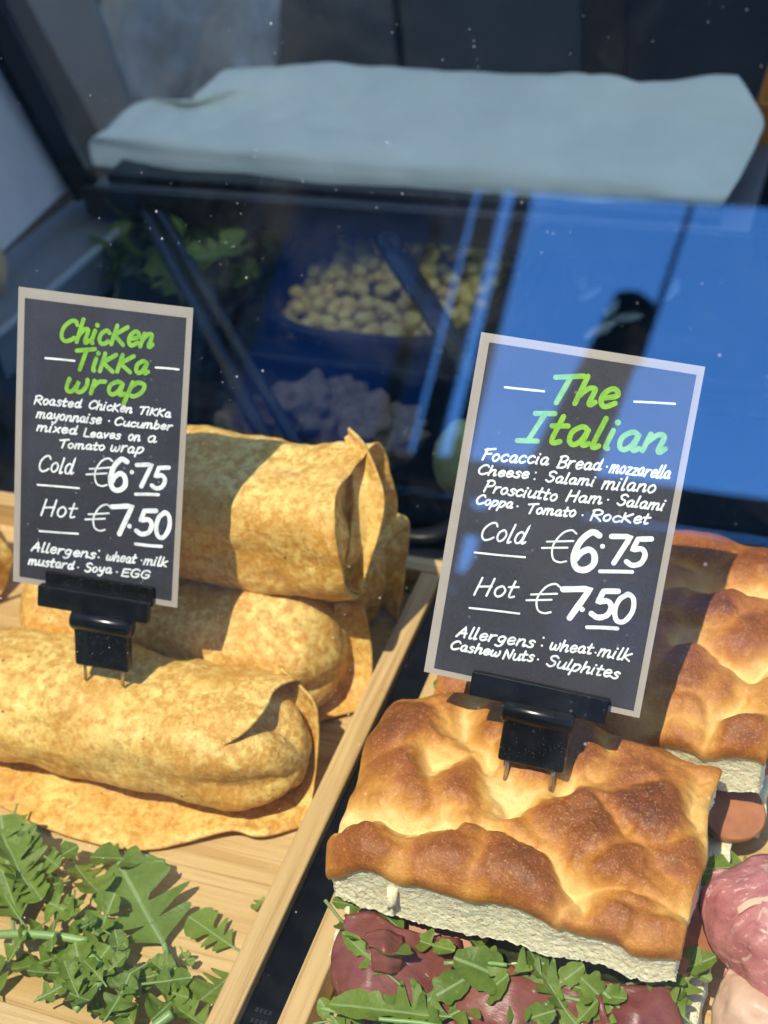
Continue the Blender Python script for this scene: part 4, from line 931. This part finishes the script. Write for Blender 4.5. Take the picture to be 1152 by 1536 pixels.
# ------------------------------------------------------------------ hand lettering
GL = {
 'C': (66, "62,80 50,97 28,92 8,60 10,22 28,2 50,8 64,20"), 'h': (50, "8,100 4,0/5,26 22,56 38,58 40,42 38,6 44,0 52,10"), 'i': (20, "8,58 5,6 12,0", (11, 84)),
 'c': (44, "42,50 28,60 10,46 6,22 18,2 34,4 44,14"), 'K': (58, "9,88 5,0/52,84 8,44 8,44 54,0"), 'e': (45, "8,28 40,38 38,54 24,62 8,44 8,16 22,0 44,14"),
 'n': (50, "7,58 4,0/5,28 22,56 37,56 40,40 38,6 44,0 52,12"), 'T': (60, "-2,90 66,102/36,97 26,0"), 'a': (50, "42,50 26,60 8,42 8,14 20,0 34,14 42,50 42,50 40,10 44,0 54,8"),
 'w': (66, "7,58 5,20 12,2 24,4 34,30 36,50 36,50 34,16 42,2 54,8 62,34 60,60"), 'r': (40, "7,58 6,0/8,30 20,54 38,58"), 'p': (50, "11,60 2,-38/10,40 26,60 46,52 44,22 26,0 10,6"),
 'R': (60, "10,98 5,0/2,88 30,102 56,84 48,58 12,48 12,48 30,36 60,0"), 'o': (44, "24,60 8,46 6,18 20,0 36,10 42,36 30,58 20,59"), 's': (40, "38,52 24,62 10,48 20,34 34,24 30,4 14,0 2,8"),
 't': (36, "17,90 12,14 18,0 32,6/0,56 36,60"), 'd': (52, "40,46 24,60 8,42 8,12 22,0 36,16 48,100 48,100 41,14 46,0 56,10"), 'm': (76, "7,60 4,0/5,32 20,58 32,56 32,0/32,32 46,58 60,56 62,34 61,6 68,0 78,10"),
 'y': (48, "7,58 8,24 20,14 36,30 44,58/45,58 34,-10 20,-36 2,-28"), 'u': (50, "7,58 5,16 16,0 32,8 42,34 45,58/45,58 42,8 48,0 56,8"), 'b': (46, "10,100 6,4/6,30 22,56 40,48 40,16 22,0 6,6"),
 'x': (44, "6,58 38,0/42,60 2,0"), 'L': (48, "11,98 5,4 5,4 50,2"), 'v': (44, "6,58 17,0 17,0 42,60"), 'l': (20, "11,100 6,8 12,0 20,6"), 'H': (60, "10,98 2,0/57,98 49,0/5,48 56,54"),
 'E': (52, "54,96 10,94 10,94 5,4 5,4 52,2/8,50 44,53"), 'G': (60, "58,82 40,98 14,82 6,40 16,8 38,0 56,16 58,44 58,44 34,42"), 'S': (52, "52,84 34,98 12,84 18,58 44,44 44,16 24,0 2,14"),
 'A': (60, "2,0 36,100 36,100 48,0/10,34 52,40"), 'g': (48, "42,50 26,60 8,44 10,18 24,8 38,22 44,56 44,56 36,-14 18,-34 2,-26"), 'k': (50, "10,100 5,0/46,62 8,30 8,30 48,0"),
 'F': (52, "13,98 5,0/0,88 60,102/10,54 46,57"), 'B': (56, "11,98 5,0/2,92 32,102 52,82 40,58 12,50 12,50 42,48 54,24 36,2 2,2"), 'z': (42, "6,56 40,59 40,59 3,2 3,2 44,2"),
 'P': (54, "13,98 5,0/2,92 34,102 54,82 46,56 10,46"), 'N': (60, "4,0 11,96 11,96 46,2 46,2 57,98"), 'I': (56, "14,97 58,102/37,100 22,2/-2,0 44,4"),
 '€': (76, "76,90 60,100 38,88 24,50 34,12 54,0 72,4/4,62 74,67/-4,42 64,46"), '6': (66, "64,92 44,100 18,76 6,36 16,6 40,0 60,16 58,42 42,54 22,44 13,30"),
 '7': (60, "2,94 64,97 64,97 26,0"), '5': (60, "64,97 24,94 24,94 14,54 14,54 40,60 54,40 46,10 22,0 2,12"), '0': (58, "34,96 14,78 6,38 16,4 38,3 56,38 54,80 38,98 28,92")}
def ribbon(MBo, pts, wd, lift, jit):
    """flat pen stroke with round ends; pts (u right, v down) in mm, card local, lift keeps overlapping strokes apart"""
    n = len(pts); L, R = [], []; z = lift
    V, Fc = [], []
    tan = [(pts[min(i + 1, n - 1)] - pts[max(i - 1, 0)]).normalized() for i in range(n)]
    def addp(p): V.append(Vector((p.x, p.y, zc[0]))); return len(V) - 1
    zc = [z]
    h0 = wd / 2
    cap = lambda p, t, sgn: [p + Vector((-t.y, t.x)) * h0 * math.cos(a) + t * (-sgn) * h0 * math.sin(a) for a in [math.pi * k / 6 for k in range(7)]]
    c0 = cap(pts[0], tan[0], 1); ids = [addp(p) for p in c0]; Fc.append(tuple(ids)); pl, pr = ids[0], ids[-1]
    for i in range(1, n):
        zc[0] = z + .0006 * i
        hw = h0 * (1 + .10 * noise.noise(Vector((pts[i].x * .9, pts[i].y * .9, jit))))
        nn = Vector((-tan[i].y, tan[i].x))
        a = addp(pts[i] + nn * hw); b = addp(pts[i] - nn * hw); Fc.append((pl, a, b, pr)); pl, pr = a, b
    ce = cap(pts[-1], tan[-1], -1); ids = [addp(p) for p in ce]; Fc.append(tuple(ids))
    MBo.add(V, Fc)
def word(MBo, w, x0, y0, x1, y1, cap, st, rng, state):
    adv, tot = [], 0
    for ch in w: adv.append(tot); tot += GL[ch][0] + 9
    tot -= 9
    base = Vector((x1 - x0, y1 - y0)); Lw = base.length; bx = base / Lw; by = Vector((bx.y, -bx.x))
    if by.y > 0: by = -by
    one = len(w) == 1 and w.isdigit(); slant = .14 if one else .30
    sx = (Lw - slant * cap * .5) / tot if Lw > cap * .9 else Lw / tot
    if one: sx = Lw * .80 / tot
    for ch, ax in zip(w, adv):
        g = GL[ch]; jx, jy, js = rng.uniform(-1.5, 1.5), rng.uniform(-2.5, 2.5), rng.uniform(.95, 1.05)
        T = lambda x, y: Vector((x0, y0)) + bx * ((ax + x + jx) * sx + slant * cap * y / 100) + by * ((y * js + jy) / 100 * cap)
        for strk in g[1].split('/'):
            pp = [Vector([float(q) for q in t.split(',')]) for t in strk.split()]
            parts, cur = [], [pp[0]]
            for q in pp[1:]:
                if (q - cur[-1]).length < .01: parts.append(cur); cur = [q]
                else: cur.append(q)
            parts.append(cur); full = []
            for c in parts:
                s_ = spline([Vector((q.x, q.y)) for q in c], 6 if len(c) > 2 else 5) if len(c) > 1 else c
                full += s_ if not full else s_[1:]
            mm = [T(q.x, q.y) for q in full]
            keep = [mm[0]]
            for q in mm[1:]:
                if (q - keep[-1]).length > st * .12: keep.append(q)
            if len(keep) > 1: state[0] = (state[0] + .0035) % .06; ribbon(MBo, keep, st, .02 + state[0], rng.random() * 9)
        if len(g) > 2:
            c = T(*g[2]); dot(MBo, c, st * 1.15, state)
def dot(MBo, c, d, state):
    state[0] = (state[0] + .0035) % .06; n = len(MBo.v)
    MBo.add([Vector((c.x + d / 2 * math.cos(2 * math.pi * k / 14), c.y + d / 2 * math.sin(2 * math.pi * k / 14), .02 + state[0])) for k in range(14)], [tuple(range(14))])
WRAP_WORDS=[('ChicKen',22.38,24.35,73.30,21.68,11.03,2.17,'g'),('TiKKa',30.99,38.03,71.42,34.98,10.12,2.19,'g'),('wrap',25.87,49.64,70.17,47.33,11.59,2.21,'g'),('Roasted',9.96,58.38,36.01,56.94,4.49,0.96,'w'),('ChicKen',39.44,56.83,63.43,56.08,4.46,0.95,'w'),('TiKKa',66.49,56.02,83.62,55.80,4.09,0.94,'w'),('mayonnaise',11.26,65.42,47.23,64.00,4.86,0.96,'w'),('Cucumber',53.69,63.58,84.84,62.15,4.12,0.95,'w'),('mixed',11.76,72.15,34.20,71.25,4.54,0.97,'w'),('Leaves',37.34,71.70,57.89,70.30,4.17,0.96,'w'),('on',61.41,70.51,68.26,69.92,4.84,0.95,'w'),('a',71.48,69.97,76.81,69.62,5.17,0.95,'w'),('Tomato',24.22,79.46,49.48,77.38,4.20,0.97,'w'),('wrap',52.01,77.38,70.31,76.24,5.21,0.96,'w'),('Cold',12.42,93.53,33.46,92.15,8.52,0.98,'w'),('€',39.41,97.88,51.56,96.13,14.18,0.94,'w'),('6',52.00,98.20,64.28,96.43,15.90,2.73,'w'),('7',66.36,94.00,76.04,92.79,12.29,2.28,'w'),('5',74.99,93.47,84.63,92.60,11.92,2.27,'w'),('Hot',15.22,117.08,35.42,115.35,8.67,0.99,'w'),('€',39.67,121.77,51.64,120.14,14.08,0.95,'w'),('7',54.01,121.60,67.37,119.57,14.74,2.69,'w'),('5',67.74,119.51,79.33,118.47,12.89,2.53,'w'),('0',77.93,119.76,88.01,118.59,13.22,2.38,'w'),('Allergens',9.97,137.49,46.41,136.25,5.14,1.00,'w'),('wheat',51.81,136.14,68.73,135.33,5.09,0.96,'w'),('milk',72.54,135.28,85.86,134.46,5.07,0.95,'w'),('mustard',8.51,145.32,34.41,144.03,4.81,1.01,'w'),('Soya',40.33,144.39,55.63,142.89,4.77,1.00,'w'),('EGG',60.58,143.58,76.36,142.35,4.38,0.99,'w'),]
WRAP_LINES=[(15.68,34.15,31.44,33.56,1.05),(74.43,31.57,86.29,31.09,1.02),(13.01,100.96,35.90,99.46,1.01),(14.57,125.90,36.14,124.13,1.06),(66.89,98.18,79.08,96.65,1.67),(67.95,124.83,82.04,124.00,1.69),]
WRAP_DOTS=[(51.12,61.85,1.01),(64.41,86.77,2.35),(64.19,115.72,2.57),(48.15,131.59,1.12),(47.90,135.29,1.12),(71.58,133.24,1.03),(36.65,142.57,1.05),(58.29,141.73,1.04),]
ITALIAN_WORDS=[('The',34.49,26.09,66.62,23.52,12.93,2.36,'g'),('Italian',24.94,45.13,90.92,39.81,13.55,2.36,'g'),('Focaccia',10.06,56.80,40.75,53.73,5.38,0.94,'w'),('Bread',44.15,54.19,64.16,52.03,5.32,0.92,'w'),('mozzarella',67.30,52.38,94.23,50.59,5.56,0.91,'w'),('Cheese',8.91,63.56,32.91,61.45,4.50,0.94,'w'),('Salami',40.21,61.37,62.27,59.55,4.75,0.92,'w'),('milano',65.21,60.08,89.09,57.73,5.88,0.91,'w'),('Prosciutto',13.34,70.88,47.08,69.06,5.10,0.94,'w'),('Ham',50.81,68.38,67.02,66.64,5.04,0.92,'w'),('Salami',73.17,66.13,94.25,64.66,4.99,0.91,'w'),('Coppa',10.39,76.93,27.84,75.90,4.22,0.94,'w'),('Tomato',34.20,76.87,56.43,74.60,4.48,0.93,'w'),('RocKet',62.76,74.79,89.07,71.87,4.72,0.91,'w'),('Cold',14.81,92.72,36.95,90.84,8.76,0.94,'w'),('€',43.63,97.66,58.23,95.46,14.09,0.87,'w'),('6',57.89,98.26,71.80,95.86,17.00,2.83,'w'),('7',73.03,92.30,83.05,90.97,13.04,2.37,'w'),('5',81.65,91.55,92.37,90.08,12.40,2.35,'w'),('Hot',16.97,118.11,37.12,115.65,8.51,0.95,'w'),('€',40.87,121.68,55.23,119.23,13.29,0.88,'w'),('7',56.98,121.02,71.45,118.39,14.11,2.76,'w'),('5',70.78,117.92,82.56,116.44,12.54,2.53,'w'),('0',80.10,118.15,91.13,116.21,13.39,2.22,'w'),('Allergens',12.00,139.06,48.60,136.59,5.19,0.95,'w'),('wheat',54.97,136.19,74.71,134.20,5.12,0.90,'w'),('milk',76.84,134.37,91.91,133.94,5.38,0.89,'w'),('Cashew',9.93,145.29,33.76,144.19,4.30,0.96,'w'),('Nuts',34.82,144.75,49.41,142.91,4.57,0.95,'w'),('Sulphites',55.01,143.58,88.31,142.93,5.12,0.93,'w'),]
ITALIAN_LINES=[(14.95,22.74,32.72,21.71,1.01),(72.76,19.79,90.14,17.90,0.96),(14.10,99.02,37.18,96.76,0.90),(16.09,124.66,38.99,122.67,0.90),(71.22,96.67,85.25,94.16,1.66),(70.08,122.64,83.39,120.52,1.68),]
ITALIAN_DOTS=[(66.10,50.05,0.94),(35.42,58.14,0.97),(35.32,61.18,0.97),(69.18,64.45,0.94),(29.86,74.61,0.98),(59.27,73.32,0.95),(70.43,85.38,2.22),(66.51,115.13,2.40),(51.75,131.31,1.03),(51.62,135.04,1.03),(75.79,133.21,0.96),(50.96,141.66,0.98),]
def card(o, u, v, W, Hh, inner, words, lines, dots, label, seed):
    """laminated price card; local mm: u right, v down, n towards the viewer"""
    o, u, v = Vector(o), Vector(u).normalized(), Vector(v); v = (v - u * v.dot(u)).normalized(); n = u.cross(v)
    if n.y > 0: n = -n
    M3 = Matrix(((u.x, v.x, n.x, o.x), (u.y, v.y, n.y, o.y), (u.z, v.z, n.z, o.z), (0, 0, 0, 1))) @ Matrix.Diagonal((.001, .001, .001, 1))
    t = empty('price_card', M3 @ Vector((W / 2, Hh, 0)), label, 'price card', 'price cards in black holders')
    bend = lambda q: Vector((q.x, q.y, q.z + .9 * math.sin(math.pi * q.x / W) * (1 - q.y / Hh) + .5 * math.sin(math.pi * q.y / Hh)))
    def grid_box(x0, y0, x1, y1, z0, z1, nx=10, ny=14):
        b = MB(); V = []; F = []
        for z in (z1, z0):
            for j in range(ny + 1):
                for i in range(nx + 1): V.append(bend(Vector((x0 + (x1 - x0) * i / nx, y0 + (y1 - y0) * j / ny, z))))
        K = (nx + 1) * (ny + 1); id_ = lambda i, j: j * (nx + 1) + i
        for j in range(ny):
            for i in range(nx):
                q = (id_(i, j), id_(i + 1, j), id_(i + 1, j + 1), id_(i, j + 1)); F.append(q); F.append(tuple(k + K for k in reversed(q)))
        per = [id_(i, 0) for i in range(nx)] + [id_(nx, j) for j in range(ny)] + [id_(i, ny) for i in range(nx, 0, -1)] + [id_(0, j) for j in range(ny, 0, -1)]
        for k in range(len(per)): a, c = per[k], per[(k + 1) % len(per)]; F.append((a, a + K, c + K, c))
        b.add(V, F); return b
    grid_box(0, 0, W, Hh, -.55, 0).build('laminate', M['lam'], t, False, M=M3)
    x0, y0, x1, y1 = inner
    grid_box(x0, y0, x1, y1, .004, .03).build('card_face', M['card'], t, False, M=M3)
    eb = MB()
    for a, c, e, g in ((x0 - .5, y0 - .5, x1 + .5, y0 - .1), (x0 - .5, y1 + .1, x1 + .5, y1 + .5)): eb.add(grid_box(a, c, e, g, .004, .05, 10, 1).v, grid_box(a, c, e, g, .004, .05, 10, 1).f)
    for a, c, e, g in ((x0 - .5, y0 - .1, x0 - .1, y1 + .1), (x1 + .1, y0 - .1, x1 + .5, y1 + .1)): eb.add(grid_box(a, c, e, g, .004, .05, 1, 14).v, grid_box(a, c, e, g, .004, .05, 1, 14).f)
    eb.build('laminate_crease', M['lam'], t, False, M=M3)
    rng = random.Random(seed); st = [0.0]
    B = {'heading_lettering': MB(), 'ingredient_lettering': MB(), 'price_lettering': MB(), 'allergen_lettering': MB()}
    stage = 0
    for w_ in words:
        if w_[0] == 'Cold': stage = 1
        if w_[0] == 'Allergens': stage = 2
        k = 'heading_lettering' if w_[7] == 'g' else ('ingredient_lettering', 'price_lettering', 'allergen_lettering')[stage]
        word(B[k], *w_[:7], rng, st)
    for a, c, e, g, wd in lines:
        pts = spline([Vector((a, c)), Vector(((a + e) / 2, (c + g) / 2 + rng.uniform(-.2, .2))), Vector((e, g))], 6); st[0] = (st[0] + .0035) % .06
        ribbon(B['price_lettering'], pts, wd, .02 + st[0], rng.random() * 9)
    for a, c, d in dots:
        dot(B['price_lettering' if d > 1.5 else ('allergen_lettering' if c > Hh * .8 else 'ingredient_lettering')], Vector((a, c)), d, st)
    for k, b in B.items():
        for q in b.v: q.z += .02; q[:] = bend(q)
        b.build(k, M['green' if k[0] == 'h' else 'white'], t, False, M=M3)
    return M3
M1 = card((-.3963, .4890, .2611), (.0910, .0103, -.0087), (-.0052, -.0659, -.1415), 92, 156.2, (3.6, 5.2, 88.9, 153.0), WRAP_WORDS, WRAP_LINES, WRAP_DOTS, 'laminated black price card lettered Chicken TiKKa wrap, standing on the front wrap', 4)
M2 = card((-.1581, .4972, .2565), (.0995, .0044, -.0090), (0, -.0907, -.1298), 100, 158.4, (4.4, 4.0, 97.0, 155.8), ITALIAN_WORDS, ITALIAN_LINES, ITALIAN_DOTS, 'laminated black price card lettered The Italian, standing on the focaccia', 9)
def rb(b, x0, y0, x1, y1, z0, z1, bev, Mx=None): b.box((x0, y0, z0), (x1, y1, z1), bev, Mx)
# holder of the chicken card
h1 = empty('card_holder', M1 @ Vector((46, 195, 4)), 'black plastic card holder with a stepped clip, pronged into the front wrap', 'card holder', 'black price card holders')
b = MB(); rb(b, 19.5, 146.5, 79.5, 157, .6, 3.0, .5); b.build('clip_back', M['blackd'], h1, False, M=M1)
b = MB(); rb(b, 17.5, 153.0, 79.0, 165.0, 2.2, 8.0, 1.3); b.build('clip_bar', M['black'], h1, False, M=M1)
b = MB(); b.tube([(36.5, 169.5, 5), (38, 169.5, 5), (68.5, 169.5, 5), (70, 169.5, 5)], [4.6, 5.6, 5.6, 4.6], 24); b.build('hinge_barrel', M['black'], h1, True, M=M1)
Mt = Matrix.Translation((0, 172, 5)) @ Matrix.Rotation(RAD(-9), 4, 'X') @ Matrix.Translation((0, -172, -5))
b = MB(); rb(b, 38.5, 166, 68.5, 195.5, 1.0, 8.6, 1.6, Mt); b.build('holder_block', M['blackd'], h1, False, M=M1)
for x in (42.7, 64.0):
    b = MB(); b.tube([Mt @ Vector((x, 192, 5)), Mt @ Vector((x, 206, 4.6))], .95, 10); b.build('prong', M['steel'], h1, True, M=M1)
# holder of the Italian card
h2 = empty('card_holder', M2 @ Vector((50, 195, 4)), 'black plastic card holder with one straight clip bar, pronged into the focaccia crust', 'card holder', 'black price card holders')
b = MB(); rb(b, 23, 152.0, 86, 163.5, .6, 5.4, .7); b.build('clip_bar', M['black'], h2, False, M=M2)
b = MB(); rb(b, 23, 150.5, 86, 160.0, -3.2, -.6, .6); b.build('clip_back', M['black'], h2, False, M=M2)
b = MB(); b.tube([(39.6, 166.5, 3.4), (40.8, 166.5, 3.4), (71.2, 166.5, 3.4), (72.4, 166.5, 3.4)], [4.8, 5.8, 5.8, 4.8], 24); b.build('hinge_barrel', M['black'], h2, True, M=M2)
Mt = Matrix.Translation((0, 168, 3.4)) @ Matrix.Rotation(RAD(-6), 4, 'X') @ Matrix.Translation((0, -168, -3.4))
b = MB(); rb(b, 41, 164, 71.5, 190.0, -.4, 7.4, 1.6, Mt); b.build('holder_block', M['blackd'], h2, False, M=M2)
for x in (45.6, 66.8):
    b = MB(); b.tube([Mt @ Vector((x, 187, 3.4)), Mt @ Vector((x, 200, 3.2))], .95, 10); b.build('prong', M['steel'], h2, True, M=M2)

# ------------------------------------------------------------------ the leaning front glass
ta = RAD(30); gp = empty('front_glass', (-.78, .2, -.012), 'dusty sloping glass pane over the food, reflecting blue sky', 'glass pane')
up = Vector((0, math.sin(ta), math.cos(ta))); nn = Vector((0, -math.cos(ta), math.sin(ta)))
g0 = Vector((-.78, .215 - .012 * math.tan(ta), -.0118)); g1 = Vector((1.0, g0.y, g0.z))
b = MB(); q = [g0, g1, g1 + up * .95, g0 + up * .95]; b.add(q + [p - nn * .006 for p in q], [(0, 1, 2, 3), (7, 6, 5, 4), (0, 4, 5, 1), (1, 5, 6, 2), (2, 6, 7, 3), (3, 7, 4, 0)])
b.build('pane', M['glass'], gp)
b = MB(); b.box((-.78, (g0 + up * .95).y - .012, (g0 + up * .95).z + .001), (1.0, (g0 + up * .95).y + .012, (g0 + up * .95).z + .02), .003); b.build('top_rail', M['dark'], gp)

# ------------------------------------------------------------------ the street behind the viewer, seen only in the glass
st_ = empty('market_stall', (-1.5, -4.0, -.95), 'dark framed market stall across the street with a black awning', 'stall')
solid('awning', (-8, -4.0, 3.32), (5, -3.96, 5.4), M['awn'], parent=st_)
solid('counter_front', (-8, -4.3, -.95), (5, -4.05, 1.30), M['frame'], parent=st_)
for x0, x1 in ((-1.46, -1.395), (-1.615, -1.525), (-1.80, -1.735), (-2.68, -2.58), (-3.4, -3.25), (.25, .35)):
    solid('post', (x0, -4.04, 1.96 if x0 > -2 else 1.3), (x1, -3.98, 3.318), M['frame'], parent=st_)
for z0, z1 in ((1.90, 2.04), (1.745, 1.84), (1.52, 1.57), (1.30, 1.36)):
    solid('rail', (-8, -4.045, z0), (5, -3.975, z1), M['frame'], parent=st_)
solid('shutter', (-8, -4.09, 1.3), (-1.35, -4.05, 1.9), M['frame'], parent=st_)
tag(solid('hoarding', (-2.59, -4.3, 2.03), (-1.74, -4.26, 4.6), M['blue']), 'blue board added beside the market stall to dim the reflected sky', 'hoarding')  # added so the sky mirrored in this bay looks darker
tag(solid('hoarding', (-1.34, -4.3, -.9), (3, -4.26, 1.97), M['blue']), 'low blue board added behind the stall rails to dim the reflected sky', 'hoarding')  # added to lower the brightness mirrored in the lower bays
hd2 = solid('hoarding', (-9, -4.5, -.9), (-2.6, -4.46, 4.8), M['back'], 'dark hoarding at the far side of the market stall', 'hoarding')
pr = empty('folded_parasol', (-1.0, -3.7, -.95), 'folded dark parasol leaning before the market stall across the street', 'parasol')
b = MB(); b.tube([(-1.30, -3.7, .55), (-1.06, -3.7, 1.35), (-.93, -3.7, 2.0), (-.80, -3.7, 2.66), (-.80, -3.7, 2.70)], [.30, .18, .12, .085, .02], 16); b.build('cloth', M['bark'], pr, True)
b = MB(); b.tube([(-1.55, -3.7, -.94), (-1.3, -3.7, .56)], .03, 10); b.build('pole', M['frame'], pr, True)
b = MB(); b.tube([(-.775, -3.9, 2.5), (-.70, -3.98, 3.33)], .011, 8); tag(b.build('awning_cord', M['frame'], None, True, (-.7, -3.98, 3.33)), 'dark cord hanging from the market stall awning', 'cord')
